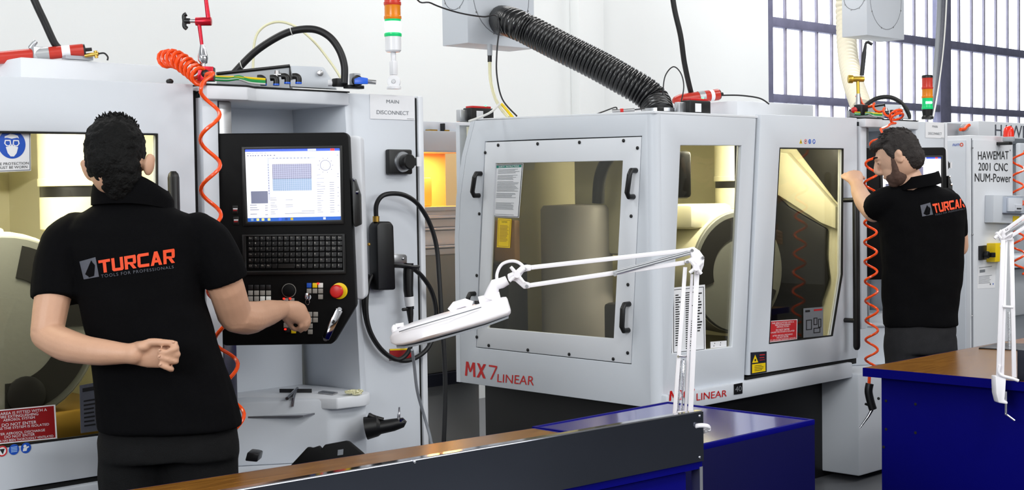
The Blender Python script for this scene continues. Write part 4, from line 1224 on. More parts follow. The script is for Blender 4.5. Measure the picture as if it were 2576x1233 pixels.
# ---- signal towers
def tower(base, sc, label, mount, cap):
    T = thing('signal_tower', label, 'signal light', base, 'signal towers on the machine roofs')
    b = V(base)
    Z = lambda z: b + V((0, 0, z * sc))
    y = 0.0
    if mount:
        ob('foot', MB().lathe([(0.026, 0), (0.026, 0.008), (0.02, 0.012)], Z(0), n=20), 'white', T, smooth=True)
        ob('hinge', MB().lathe([(0.024, -0.011), (0.024, 0.011)], Z(0.026), -FWD, 20), 'white', T, bev=0.002)
        ob('hinge_screw', MB().lathe([(0.008, 0), (0.006, 0.004)], Z(0.026) - FWD * 0.011, -FWD, 12), 'steel', T, smooth=True)
        ob('pole', MB().box(Z(0.075), (0.022, 0.022, 0.05)).cyl(Z(0.09), Z(0.135), 0.0095), 'white', T, bev=0.002)
        y = 0.132
        ob('tower_base', MB().lathe([(0.024, y), (0.029, y + 0.006), (0.029, y + 0.055)], b, n=24), 'white', T, smooth=True, ang=30)
        y += 0.055
    else:
        ob('tower_base', MB().lathe([(0.032, 0), (0.032, 0.012), (0.026, 0.02), (0.03, 0.055)], b, n=24), 'black', T, smooth=True)
        y = 0.055
    for i, (h, nm, m) in enumerate(((0.062, 'green_lens', 'lensgreen'), (0.05, 'amber_lens', 'lensamber'), (0.062, 'red_lens', 'lensred'))):
        prof = [(0.03, y), (0.0315, y + 0.003), (0.0315, y + 0.011), (0.029, y + 0.013), (0.029, y + h - 0.004), (0.03, y + h)]
        l = ob(nm, MB().lathe(prof, b, n=28), m, T, smooth=True, ang=30)
        if i == 0:
            if mount:
                ob('lit_core', MB().lathe([(0.0296, y + 0.014), (0.0298, y + 0.016), (0.0298, y + h - 0.010), (0.0296, y + h - 0.008)], b, n=28), 'lenslit', l, smooth=True)
            else:
                c_ = b + V((0, 0, y + 0.036)); q_ = V((-FWD.x, -FWD.y, 0)).normalized()
                ob('lit_core', MB().tube([c_ + q_ * 0.024 - _r * 0.016, c_ + q_ * 0.027 - _r * 0.008, c_ + q_ * 0.027 + _r * 0.008, c_ + q_ * 0.024 + _r * 0.016], 0.007, 10), 'lenslit', l, smooth=True)
        y += h
    ob('cap', MB().lathe([(0.03, y), (0.03, y + 0.012), (0.026, y + 0.016)], b, n=24), cap, T, smooth=True, ang=30)
    return T


tower(at(991, 224, 5.06), 1.0, 'signal tower with bright green light on the near machine', True, 'white')
tower(at(2333, 300, 7.85), 1.0, 'signal tower with red, amber and green lenses before the factory window', False, 'black')

# ---- fire suppression cylinders lying on the roof hoods
def firecyl(a, b, r, label):
    a, b = V(a), V(b)
    t = (b - a).normalized()
    T = thing('fire_suppression_cylinder', label, 'fire extinguisher', (a + b) / 2 - V((0, 0, r)), 'fire suppression cylinders on the machine roofs')
    L = (b - a).length
    ob('cylinder', MB().lathe([(r * 0.35, 0), (r * 0.7, L * 0.04), (r, L * 0.16), (r, L), (r * 0.9, L + 0.004)], a, t, 24), 'cyl', T, smooth=True, label='red cylinder')
    ob('strap', MB().lathe([(r * 1.06, L * 0.55), (r * 1.06, L * 0.68)], a, t, 24), 'sil', T, smooth=True, label='silver strap')
    ob('label_patch', MB().lathe([(r * 1.01, L * 0.80), (r * 1.01, L * 0.88)], a, t, 24), 'paper', T, smooth=True)
    ob('end_cap', MB().lathe([(r * 0.95, L), (r * 0.9, L + 0.008), (r * 0.3, L + 0.01), (r * 0.28, L + 0.03)], a, t, 20), 'dmetal', T, smooth=True)
    return T, a, t, L


f1, fa, ft, fl = firecyl(at(-60, 151, 4.66), at(208, 126, 4.76), 0.021, 'red fire suppression cylinder on the roof of the near machine')
ob('clamp', MB().box(fa + ft * fl * 0.58 + V((0, 0, 0.004)), (0.05, 0.03, 0.04)).cyl(fa + ft * fl * 0.5 + V((0, 0, 0.02)), fa + ft * fl * 0.56 + V((0, 0, 0.045)), 0.009), 'alu', f1, bev=0.004, label='bright clamp with thumbscrew')
ob('bracket', MB().box(at(195, 146, 4.76), (0.10, 0.03, 0.012)), 'mgrey', f1)
ob('gland', MB().cyl(at(214, 140, 4.76), at(248, 135, 4.76), 0.007, 12).cyl(at(240, 128, 4.76), at(243, 146, 4.76), 0.006, 10), 'brass', f1, smooth=True)
hose('lead', [(248, 135, 4.76), (262, 134, 4.76), (271, 143, 4.76), (270, 152, 4.76)], 0.003, 'rubber', None, parent=f1)
f2, fa, ft, fl = firecyl(at(1693, 254, 7.35), at(1806, 238, 7.45), 0.03, 'red fire suppression cylinder beside the black duct')
hose('lead', [(1812, 240, 7.45), (1860, 240, 7.45), (1910, 247, 7.45), (1935, 262, 7.45)], 0.004, 'rubber', None, parent=f2)

# black feed cables from the ceiling
hose('feed_cable', [(-60, -2000, 4.70), (-60, -330, 4.70), (20, -160, 4.70), (83, -8, 4.70), (112, 55, 4.72), (135, 105, 4.74), (148, 122, 4.75)], 0.0125, 'rubber', 'black feed cable dropping to the near machine roof', n=12)
hose('feed_cable', [(1668, -1150, 7.3), (1668, -330, 7.3), (1680, -150, 7.3), (1693, 0, 7.3), (1712, 90, 7.32), (1722, 160, 7.36), (1738, 232, 7.42), (1745, 246, 7.43)], 0.014, 'rubber', 'black feed cable dropping beside the big black duct', n=12)

# ---- mist extractor boxes and ducts
def mistbox(pxc, pyc, pxr, pxl, Yb, label, ring):
    c = onY(pxc, pyc, Yb)
    x1 = onY(pxr, pyc, Yb).x
    y1 = onX(pxl, pyc, c.x).y
    h = (x1 - c.x) * 1.05
    T = thing('mist_extractor', label, 'extractor', (c.x, Yb, c.z), 'mist extractor boxes')
    ob('casing', MB().box2((c.x, Yb, c.z), (x1, y1, c.z + h)), 'mwhite', T, bev=0.004, label='pale sheet metal casing')
    ob('lid', MB().box2((c.x + 0.02, Yb - 0.02, c.z + h), (x1 + 0.1, y1 + 0.02, c.z + h + 0.02)), 'mgrey', T)
    for cx, nv, wd in ((V(((c.x + x1) / 2, Yb, c.z + h * 0.5)), V((0, -1, 0)), x1 - c.x), (V((c.x, (Yb + y1) / 2, c.z + h * 0.5)), V((-1, 0, 0)), y1 - Yb)):
        rr = min(h, wd) * 0.42
        ob('ring_seam', MB().frame(disc_pts(cx, nv, rr, 32), disc_pts(cx, nv, rr - 0.004, 32), nv * 0.001), 'greyink', T)
        for k in range(8):
            a = k * math.pi / 4 + 0.3
            u = V((0, 0, 1)); w = u.cross(nv)
            ob('screw', MB().lathe([(0.006, 0), (0.004, 0.003)], cx + (u * math.cos(a) + w * math.sin(a)) * rr, nv, 8), 'steel', T)
    for x in (c.x + 0.06, x1 - 0.06):
        ob('hanger_rod', MB().cyl((x, (Yb + y1) / 2, c.z + h), (x, (Yb + y1) / 2, ZC), 0.008, 8), 'steel', T)
    return T, c, x1, y1, h


mb1, mc, mx1_, my1_, mh = mistbox(1177, 108, 1345, 1113, 5.2, 'pale mist extractor box with big black duct', True)
ob('drain_stub', MB().cyl(at(1232, 112, 7.1), at(1232, 140, 7.1), 0.013, 14), 'mgrey', mb1, smooth=True)
ob('drain_fitting', MB().cyl(at(1232, 140, 7.1), at(1232, 156, 7.1), 0.011, 14), 'black', mb1, smooth=True)
mb2_, mc2, _a, _b, _c = mistbox(2181, 88, 2275, 2118, 4.9, 'pale mist extractor box hanging in front of the window', True)


def duct(name, ctr, r, m, label, ridges):
    path = spl(ctr, 30)
    L = sum((path[i + 1] - path[i]).length for i in range(len(path) - 1))
    n = ridges * 8
    # resample evenly
    out, acc, j = [], 0.0, 0
    segs = [(path[i + 1] - path[i]).length for i in range(len(path) - 1)]
    for i in range(n + 1):
        d = L * i / n
        while j < len(segs) - 1 and acc + segs[j] < d:
            acc += segs[j]; j += 1
        out.append(path[j].lerp(path[j + 1], min(1, (d - acc) / segs[j])))
    rs = [r * (1 + 0.055 * (abs(math.sin(math.pi * i / 8)) - 0.5) * 2) for i in range(n + 1)]
    return ob(name, MB().tube(out, rs, 28), m, None, smooth=True, label=label, cat='duct', ang=60)


cdo = (mx1_ - mc.x) / 2 + mc.x
dst = onY(1258, 50, 5.24)
dend = onY(1657, 288, YF + 0.32)
dc = [dst, at(1288, 57, 7.0), at(1338, 80, 6.93), at(1410, 117, 6.86), at(1500, 162, 6.80), at(1570, 201, 6.75), at(1622, 232, 6.73), at(1648, 258, 6.71), dend]
duct('flexible_duct', dc, 0.072, 'duct', 'thick black corrugated duct from the extractor down to the centre machine', 60)
cl = thing('duct_collar', 'collar with bright clamp where the black duct meets the roof', 'collar', dend - V((0, 0, 0.02)))
ob('collar', MB().lathe([(0.082, -0.02), (0.078, 0.012)], dend, n=28), 'rubber', cl, smooth=True)
ob('clamp_band', MB().lathe([(0.079, 0.012), (0.079, 0.028)], dend, n=28), 'alu', cl, smooth=True)
ob('clamp_screw', MB().box(dend + V((-0.06, -0.06, 0.01)), (0.03, 0.02, 0.04)), 'rubber', cl, bev=0.003)
duct('flexible_duct', [at(2126, -30, 10.0), at(2127, 40, 10.0), at(2132, 130, 9.8), at(2144, 200, 9.5), at(2168, 272, 9.1)], 0.066, 'creamduct', 'cream corrugated duct before the window', 30)
# drain tube and grey cable
hose('drain_tube', [(1232, 155, 7.1), (1234, 200, 7.08), (1245, 245, 7.0), (1262, 275, 6.9), (1280, 296, 6.85)], 0.0085, 'tube', 'yellowish drain tube under the extractor box', 'tube')
hose('grey_cable', [(985, -1500, 6.2), (1000, -300, 6.4), (1040, -25, 6.6), (1085, 8, 6.8), (1150, 31, 6.95), (1215, 42, 6.98), (1245, 38, 6.97), (1256, 60, 6.95), (1250, 130, 6.95), (1250, 190, 6.93), (1264, 250, 6.88), (1300, 292, 6.8)], 0.004, 'dmetal', 'thin grey cable looping past the duct mouth', 'cable')
hose('yellow_tube', [(1262, 262, 6.85), (1275, 277, 6.82), (1290, 296, 6.8)], 0.007, 'yellow', 'short yellow tube entering the centre machine roof', 'tube')
hose('white_cable', [(1256, 262, 6.8), (1235, 282, 6.75), (1205, 296, 6.7), (1180, 305, 6.65)], 0.006, 'pale', 'white cable lying on the rear edge of the centre machine', 'cable')
hose('wire_loop', [(1668, 288, 6.65), (1668, 230, 6.65), (1674, 190, 6.65), (1694, 168, 6.65), (1713, 185, 6.65), (1720, 220, 6.65), (1711, 268, 6.65), (1709, 288, 6.65)], 0.003, 'dmetal', 'thin steel wire loop standing beside the duct', 'wire')
# interlock boxes
def interlock(p, label, m2_='red'):
    T = thing('interlock_switch', label, 'switch', p)
    ob('switch_body', MB().box(V(p) + V((0, 0, 0.035)), (0.16, 0.06, 0.07)), 'black', T, bev=0.006)
    ob('switch_cover', MB().box(V(p) + V((0, 0, 0.074)), (0.13, 0.05, 0.012)), m2_, T, bev=0.003, label='red cover')
    ob('switch_label', MB().box(V(p) + V((-0.02, -0.031, 0.035)), (0.045, 0.002, 0.04)), 'paper', T)
    ob('status_led', MB().sphere(V(p) + V((0.03, -0.02, 0.082)), 0.006, 8, 6), 'gled', T)
    ob('mount_plate', MB().box(V(p) + V((-0.1, 0.01, 0.03)), (0.06, 0.03, 0.06)), 'alu', T, bev=0.003)
    return T


interlock(onX(1203, 301, MX2 + 0.06) + V((0.05, 0.05, -0.01)), 'black and red interlock switch on the rear corner of the centre machine')
interlock(onY(1750, 291, YF + 0.2), 'black and red interlock switch in front of the roof hood, beside the duct')
sn = thing('inline_sensor', 'small inline sensor on the centre machine roof', 'sensor', at(1570, 284, 6.5))
ob('sensor_body', MB().cyl(at(1540, 280, 6.5), at(1596, 276, 6.5), 0.009, 12), 'steel', sn, smooth=True)
ob('sensor_band', MB().cyl(at(1560, 278.6, 6.5), at(1568, 278, 6.5), 0.01, 12), 'red', sn, smooth=True)
ob('sensor_lead', MB().tube(spl(pp([(1500, 287, 6.5), (1520, 280, 6.5), (1548, 270, 6.5), (1552, 276, 6.5)]), 5), 0.003, 6), 'rubber', sn, smooth=True)
ob('sensor_lead', MB().tube(pp([(1596, 276, 6.5), (1622, 273, 6.5)]), 0.003, 6), 'rubber', sn, smooth=True)

# ---- far machine: gold stand, spiral hose, cable arc
D_ = 7.45
st = thing('magnetic_stand', 'gold articulated magnetic stand on the roof in front of the window', 'stand', at(2163, 291, D_))
ob('magnet_base', MB().box(at(2166, 277, D_), (0.06, 0.05, 0.055)), 'dmetal', st, bev=0.003, label='magnetic base block')
ob('base_dial', MB().lathe([(0.016, 0), (0.016, 0.01), (0.008, 0.014)], at(2148, 277, D_ - 0.03), nn, 16), 'red', st, smooth=True)
ob('sleeve', MB().tube([at(2159, 263, D_), at(2159, 236, D_)], [0.014, 0.011], 14), 'steel', st, smooth=True)
ob('lower_arm', MB().cyl(at(2159, 238, D_), at(2158, 205, D_), 0.009, 12), 'gold', st, smooth=True)
ob('joint', MB().cyl(at(2146, 199, D_), at(2174, 199, D_), 0.015, 16), 'gold', st, bev=0.003)
ob('clamp_knob', MB().cyl(at(2133, 199, D_), at(2146, 199, D_), 0.022, 16), 'gold', st, bev=0.005)
ob('upper_arm', MB().tube([at(2168, 190, D_), at(2173, 140, D_), at(2178, 108, D_)], [0.011, 0.012, 0.006], 12), 'dmetal', st, smooth=True)
ob('tip_clamp', MB().tube([at(2178, 108, D_), at(2184, 106, D_), at(2194, 112, D_)], 0.008, 10), 'dmetal', st, smooth=True)
hose('power_cable', [(2150, 300, 7.9), (2175, 268, 7.9), (2205, 248, 7.9), (2240, 245, 7.9), (2268, 260, 7.9), (2285, 285, 7.9), (2286, 300, 7.9)], 0.0125, 'rubber', 'black cable arching over the far roof before the window', n=12)
DH2 = 7.02
top2 = helix([at(2150, 246, 7.5), at(2185, 262, 7.45), at(2225, 280, 7.3), at(2252, 292, 7.2)], 0.016, 9, 0.005, step=14) + helix([at(2252, 285, 7.2), at(2258, 300, 7.18)], 0.034, 45, 0.005, step=16)
hel2 = helix([at(2212, 345, DH2), at(2192, 420, DH2), at(2190, 600, DH2), at(2193, 800, DH2), at(2192, 925, DH2)], 0.030, 1 / 0.0975, 0.0062, step=16, ph=0.6)
lead2 = [at(2240, 312, 7.15), at(2232, 318, 7.1), at(2215, 325, 7.06)]
ob('spiral_air_hose', MB().tube(top2 + spl(lead2, 4) + hel2, 0.0062, 8), 'orange', None, smooth=True, label='orange spiral air hose hanging beside the far man', cat='hose', group='orange spiral air hoses')
ag = thing('air_blow_gun', 'dark air blow gun with thin chrome nozzle under the far spiral hose', 'tool', at(2186, 1078, DH2), None)
ob('gun_connector', MB().tube([at(2188, 930, DH2), at(2186, 968, DH2)], 0.008, 10), 'orange', ag, smooth=True)
ob('gun_body', MB().tube(spl(pp([(2188, 965, DH2), (2185, 985, DH2), (2190, 1010, DH2), (2196, 1030, DH2)]), 5), 0.02, 12), 'dmetal', ag, smooth=True)
ob('gun_lever', MB().tube(pp([(2176, 1016, DH2), (2186, 1020, DH2), (2195, 1026, DH2)]), 0.006, 8), 'dmetal', ag, smooth=True)
ob('nozzle', MB().tube(pp([(2194, 1030, DH2), (2184, 1048, DH2), (2163, 1077, DH2)]), [0.009, 0.007, 0.004], 10), 'chrome', ag, smooth=True, label='chrome nozzle')

# cables along the window mullion
for i, (x0, x1, x2, m_) in enumerate(((2364, 2358, 2350, 'greyink'), (2373, 2366, 2354, 'greyt'), (2380, 2372, 2360, 'pale'))):
    hose('wall_cable', [(x0 + 12, -560, 11.5), (x0 + 6, -200, 11.5), (x0, 0, 11.5), (x1, 120, 11.4), (x2 - 2, 230, 11.2), (x2 - 14, 296, 10.8)], 0.02 if i != 2 else 0.011, m_, ('grey cable nearest the window bars, leftmost of the three', 'dark cable in the middle of the three beside the window mullion', 'pale cable closest to the window mullion')[i])

# ---- handsets and looped cables on the near machine's electrical cabinet
cf = lambda px, py, o=0.0: onY(px, py, YF - 0.002 - o)
hs = thing('probe_handset', 'black hand-held pendant hanging on the near electrical cabinet', 'handset', cf(950, 730, 0.03), None)
hb = [cf(926, 568, 0.012), cf(934, 557, 0.012), cf(962, 557, 0.012), cf(969, 568, 0.012), cf(974, 728, 0.012), cf(930, 730, 0.012)]
ob('handset_body', MB().prism(hb, (0, -0.05, 0)), 'black', hs, bev=0.008)
ob('cable_gland', MB().cyl(cf(946, 558, 0.035), cf(946, 544, 0.035), 0.012, 14), 'brass', hs, smooth=True)
ob('handset_screw', MB().sphere(cf(928, 615, 0.063), 0.006, 8, 6), 'brass', hs)
ob('trigger', MB().tube([cf(970, 655, 0.03), cf(977, 640, 0.03), cf(980, 627, 0.03)], 0.006, 8), 'black', hs, smooth=True)
c3 = lambda l: [cf(x, y, o) for x, y, o in l]
hose('handset_cable', c3([(946, 546, .035), (947, 515, .04), (962, 493, .05), (990, 487, .055), (1022, 493, .05), (1052, 515, .04), (1080, 560, .03), (1098, 620, .03), (1105, 700, .04), (1110, 780, .05), (1118, 900, .06), (1120, 1000, .06), (1116, 1120, .06)]), 0.0085, 'rubber', 'black cable arching from the hand-held pendant down the cabinet edge', world=True, n=12)
hk = thing('hook_bracket', 'grey hook bracket with two bolts on the near electrical cabinet', 'bracket', cf(998, 668))
ob('bracket_plate', MB().prism([cf(975, 668, .001), cf(1022, 668, .001), cf(1022, 645, .001), cf(1018, 640, .001), cf(979, 638, .001), cf(975, 644, .001)], (0, -0.004, 0)), 'steel', hk, bev=0.001)
for x in (984, 1014):
    ob('bracket_bolt', MB().sphere(cf(x, 651, .006), (0.006, 0.004, 0.006), 10, 6), 'chrome', hk, smooth=True)
ob('hook', MB().tube(spl(c3([(968, 676, .01), (985, 668, .05), (1010, 668, .07), (1040, 672, .07), (1052, 671, .06)]), 6), 0.007, 8), 'black', hk, smooth=True, label='black hook arm')
gn = thing('spindle_handset', 'black grip handset with paper label hanging from the hook bracket', 'handset', cf(1025, 770, .06))
ob('grip', MB().tube([cf(1028, 662, .05), cf(1027, 690, .05), cf(1027, 730, .05), cf(1032, 778, .05)], [0.018, 0.019, 0.018, 0.014], 14), 'black', gn, smooth=True)
ob('grip_label', MB().tube([cf(1029, 746, .05), cf(1031, 770, .05)], [0.0185, 0.017], 14), 'paper', gn, smooth=True)
ob('grip_flange', MB().cyl(cf(1013, 779, .05), cf(1036, 777, .05), 0.006, 8), 'black', gn, smooth=True)
ob('strain_relief', MB().tube([cf(1031, 778, .05), cf(1032, 790, .05), cf(1033, 808, .05)], [0.013, 0.012, 0.009], 12), 'rubber', gn, smooth=True)
hose('looped_cable', c3([(1033, 806, .05), (1034, 830, .05), (1030, 880, .04), (1000, 905, .03), (960, 880, .03), (930, 830, .03), (921, 770, .03), (930, 705, .025), (960, 676, .03), (1000, 668, .05), (1045, 680, .05), (1082, 725, .035), (1097, 780, .03), (1092, 840, .03), (1068, 885, .03), (1020, 908, .03), (970, 890, .025), (935, 845, .02), (918, 790, .02), (915, 740, .02), (924, 690, .02)]), 0.0085, 'rubber', 'black looped cable hanging in rings on the near electrical cabinet', world=True, n=10)
q = [cf(980, 906), cf(1036, 904), cf(1036, 876), cf(980, 878)]
s = plate('red_sticker', q, 0.0015, 'signred', m1, label='red sticker on the electrical cabinet')
ob('sticker_band', MB().prism([p + V((0, -0.0016, 0)) for p in sub(q, 0, .86, 1, 1)], (0, -0.0005, 0)), 'yellow', s)

# ---- things on and under the near machine's shelf
sz = 0.826
so_ = lambda x, y: onZ(x, y, sz)
sq = thing('engineers_square', 'steel square with angled leg on the near machine shelf', 'measuring tool', so_(745, 990))
a, b = so_(703, 988), so_(784, 988)
ob('blade', MB().prism([a, b, b + V((0, 0, 0.013)), a + V((0, 0, 0.013))], V((0.004, 0.004, 0))), 'dmetal', sq, bev=0.0006)
ob('leg', MB().tube([so_(748, 986) + V((0, 0, 0.012)), so_(722, 1006) + V((0, 0, 0.004))], 0.006, 6), 'steel', sq)
ob('clip', MB().tube([so_(745, 988) + V((0, 0, 0.01)), so_(738, 1004), so_(735, 1004) + V((0, 0, -0.025))], 0.005, 6), 'steel', sq)
ob('steel_rule', MB().prism([so_(800, 990), so_(838, 994), so_(850, 990), so_(812, 986)], (0, 0, 0.005)), 'steel', None, bev=0.0006, label='small flat steel bar lying on the shelf', cat='tool')
rn = random.Random(5)
cpt = so_(893, 993)
wl = MB()
for k in range(9):
    pts = []
    a0 = rn.random() * 6.28
    for i in range(9):
        a = a0 + i * 0.7
        pts.append(cpt + V((math.cos(a) * rn.uniform(.008, .03), math.sin(a) * rn.uniform(.008, .03), 0.003 + rn.random() * .012)) + _r * rn.uniform(-.012, .012))
    wl.tube(spl(pts, 4), 0.0022, 6)
ob('string_tangle', wl, 'tube', None, smooth=True, label='pale yellow string tangle on the shelf', cat='string', kind='stuff')
gr = thing('tool_gripper', 'black tool gripper holding a chrome cutter beside the shelf', 'tool holder', cf(965, 1105, .12))
D_ = 4.85
ob('gripper_body', MB().tube(pp([(920, 1078, D_), (950, 1072, D_), (958, 1075, D_), (990, 1069, D_), (1015, 1063, D_), (1021, 1066, D_)]), [0.04, 0.036, 0.024, 0.022, 0.017, 0.008], 14), 'black', gr, smooth=True)
ob('gripper_mount', MB().prism(pp([(926, 1042, D_ + .02), (938, 1050, D_ + .02), (955, 1085, D_ + .02), (926, 1108, D_ + .02)]), FWD * 0.06), 'black', gr, bev=0.004)
ob('gripper_lever', MB().tube(pp([(926, 1044, D_), (945, 1052, D_), (965, 1056, D_)]), [0.008, 0.009, 0.007], 10), 'black', gr, smooth=True)
ob('collet', MB().cyl(at(1008, 1064, D_ - .005), at(1008, 1054, D_ - .005), 0.012, 14), 'chrome', gr, smooth=True)
ob('cutter', MB().tube(pp([(1003, 1060, D_ - .005), (1003, 1044, D_ - .005), (1004, 1040, D_ - .005), (1004, 1024, D_ - .005)]), [0.004, 0.006, 0.0035, 0.003], 8), 'chrome', gr, smooth=True, label='chrome cutter')
tr = thing('tool_tray', 'black notched tool tray below the shelf', 'tray', at(820, 1190, 4.42))
D_ = 4.55
ob('tray_body', MB().prism(pp([(700, 1205, D_), (775, 1124, D_), (783, 1124, D_), (788, 1126, D_), (806, 1120, D_), (812, 1128, D_), (818, 1118, D_), (872, 1108, D_), (880, 1109, D_), (935, 1155, D_), (935, 1200, D_)]), -FWD * 0.03 + V((0, 0, 0))), 'blackm', tr, bev=0.004)
ob('tray_tag', MB().prism(pp([(849, 1146, D_ - .032), (863, 1144, D_ - .032), (864, 1130, D_ - .032), (850, 1132, D_ - .032)]), -FWD * 0.001), 'greyink', tr)
ob('tray_clamp', MB().prism(pp([(616, 1160, 4.5), (647, 1163, 4.5), (651, 1143, 4.5), (640, 1140, 4.5), (622, 1138, 4.5)]), FWD * 0.08), 'dmetal', None, bev=0.004, label='small dark clamp beside the near man at hip height', cat='clamp')

# ================================================================= right background: control cabinet and white machine
YH = 4.2
hc = onY(2440.5, 340, YH)
hx1 = onY(2546, 345, YH).x
hw = thing('control_cabinet', 'tall pale control cabinet lettered HAWEMAT 2001 CNC NUM-Power', 'cabinet', (hc.x + 0.3, YH + 0.35, 0))
ob('cabinet_body', MB().box2((hc.x, YH, 0.05), (hx1, YH + 0.75, hc.z)), 'mwhite2', hw, bev=0.006, label='pale cabinet body')
ob('plinth', MB().box2((hc.x + 0.02, YH + 0.02, 0), (hx1 - 0.02, YH + 0.73, 0.05)), 'base', hw)
ob('cabinet_door', MB().box2((hc.x + 0.02, YH - 0.012, 0.12), (hx1 - 0.015, YH, hc.z - 0.03)), 'mwhite2', hw, bev=0.003, label='front door')
ob('side_panel', MB().box2((hc.x - 0.008, YH + 0.03, 0.12), (hc.x, YH + 0.72, hc.z - 0.03)), 'mwhite', hw, bev=0.002)
ob('door_seam', MB().box2((hc.x + 0.012, YH - 0.002, 0.1), (hc.x + 0.02, YH + 0.001, hc.z - 0.02)), 'greyink', hw)
hf = lambda x, y: onY(x, y, YH - 0.0125)
for t, x0, x1, yl, yr, yh in (('HAWEMAT', 2460, 2537, 402, 401, 21), ('2001 CNC', 2461, 2535, 429, 431, 20), ('NUM-Power', 2452, 2543, 457, 459, 21)):
    text('lettering', t, [hf(x0, yl), hf(x1, yr), hf(x1, yr - yh), hf(x0, yl - yh)], 'ink', hw, label='black lettering ' + t)
hl = lambda x, y: onX(x, y, hc.x - 0.0085)
text('logo_lettering', 'num', [hl(2396, 368), hl(2414, 367), hl(2414, 361), hl(2396, 362)], 'signblue', hw, label='small num logo', shear=0.3)
ob('logo_ring', MB().frame(disc_pts(hl(2419, 364), (-1, 0, 0), 0.012, 16), disc_pts(hl(2419, 364), (-1, 0, 0), 0.007, 16), (-0.001, 0, 0)), 'orangel', hw)
for x, y in ((2447, 372), (2541, 378), (2447, 590), (2446, 795)):
    ob('screw', MB().lathe([(0.006, 0), (0.004, 0.003)], hf(x, y), (0, -1, 0), 8), 'steel', hw)
bc = hf(2515, 357) + V((0, -0.06, 0))
be = thing('warning_beacon', 'red warning beacon on the lettered control cabinet', 'warning light', bc)
ob('beacon_base', MB().lathe([(0.034, 0), (0.037, 0.006), (0.037, 0.026), (0.033, 0.03)], bc, n=24), 'mgrey', be, smooth=True, ang=30)
ob('beacon_dome', MB().lathe([(0.033, 0.03), (0.033, 0.065), (0.028, 0.085), (0.016, 0.097), (0.004, 0.1)], bc, n=24), 'beacon', be, smooth=True, label='red dome')
ob('beacon_bracket', MB().box(bc + V((-0.02, 0.02, -0.012)), (0.05, 0.09, 0.02)), 'black', be, bev=0.004)
db = thing('metering_box', 'grey box with clear cover on the lettered control cabinet', 'box', hf(2515, 562))
qq = [hf(2476, 560), hf(2548, 563), hf(2549, 492), hf(2478, 491)]
ob('box_body', MB().prism(qq, (0, -0.06, 0)), 'mwhite', db, bev=0.004)
q3 = [p + V((0.02, -0.061, 0)) for p in qq]
ob('clear_cover', MB().prism([bil(q3, .25, .36), bil(q3, .98, .34), bil(q3, .98, .97), bil(q3, .25, .97)], (0, -0.03, 0)), 'pane', db, bev=0.002, label='clear hinged cover')
ob('module', MB().prism(sub(q3, .4, .42, .9, .9), (0, -0.012, 0)), 'paper', db, bev=0.001)
ob('breaker', MB().prism([p + V((0, -0.012, 0)) for p in sub(q3, .62, .45, .86, .66)], (0, -0.006, 0)), 'white', db)
ob('breaker_mark', MB().prism([p + V((0, -0.018, 0)) for p in sub(q3, .66, .5, .82, .55)], (0, -0.002, 0)), 'ink', db)
ob('cover_edge', MB().prism(sub(q3, .25, .33, .98, .36), (0, -0.032, 0)), 'greyt', db)
ob('yellow_label', MB().prism(sub(q3, .62, .06, .84, .26), (0, -0.002, 0)), 'yellow', db)
yb = thing('yellow_switch_box', 'yellow key box with small window on the lettered control cabinet', 'switch', hf(2497, 660))
qy = [hf(2481, 659), hf(2511, 657), hf(2512, 611), hf(2482, 612)]
ob('box_body', MB().prism(qy, (0, -0.06, 0)), 'yellow', yb, bev=0.004)
qy2 = [p + V((0, -0.061, 0)) for p in qy]
ob('window', MB().prism(sub(qy2, .42, .22, .86, .66), (0, -0.002, 0)), 'paper', yb)
ob('key_mark', MB().prism([p + V((0, -0.002, 0)) for p in sub(qy2, .56, .38, .7, .5)], (0, -0.001, 0)), 'ink', yb)
ob('label_strip', MB().prism(sub(qy2, .35, .8, .85, .9), (0, -0.002, 0)), 'paper', yb)
bp = thing('black_socket', 'black rotary isolator beside the yellow key box', 'switch', hf(2470, 655))
ob('isolator_plate', MB().prism([hf(2461, 654), hf(2475, 653), hf(2475, 617), hf(2461, 619)], (0, -0.02, 0)), 'dmetal', bp, bev=0.002)
ob('isolator_knob', MB().lathe([(0.026, 0), (0.022, 0.03)], hf(2469, 641) + V((0, -0.02, 0)), (0, -1, 0), 16).box(hf(2474, 641) + V((0, -0.06, 0)), (0.03, 0.03, 0.03)), 'black', bp, bev=0.003)
q = [hf(2458, 727), hf(2503, 724), hf(2504, 662), hf(2460, 668)]
s = plate('paper_sheet', q, 0.001, 'paper', hw, label='white paper notice below the isolator')
ob('sheet_print', bars(q, rows(.2, .55, 6) + [(.85, .93)], .06, .8, .3), 'greyink', s, kind='stuff')
ob('sheet_drawing', MB().prism([p + V((0, -0.0015, 0)) for p in sub(q, .1, .68, .4, .8)], (0, -0.0004, 0)), 'greyink', s)
for a, m_ in ((.72, 'ink'), (.88, 'signblue')):
    ob('sheet_mark', MB().lathe([(0.006, 0), (0.005, 0.001)], bil(q, a, .16) + V((0, -0.001, 0)), (0, -1, 0), 12), m_, s)
ob('black_grommet', MB().sphere(hf(2525, 688), (0.012, 0.008, 0.016), 12, 8), 'black', hw, smooth=True)

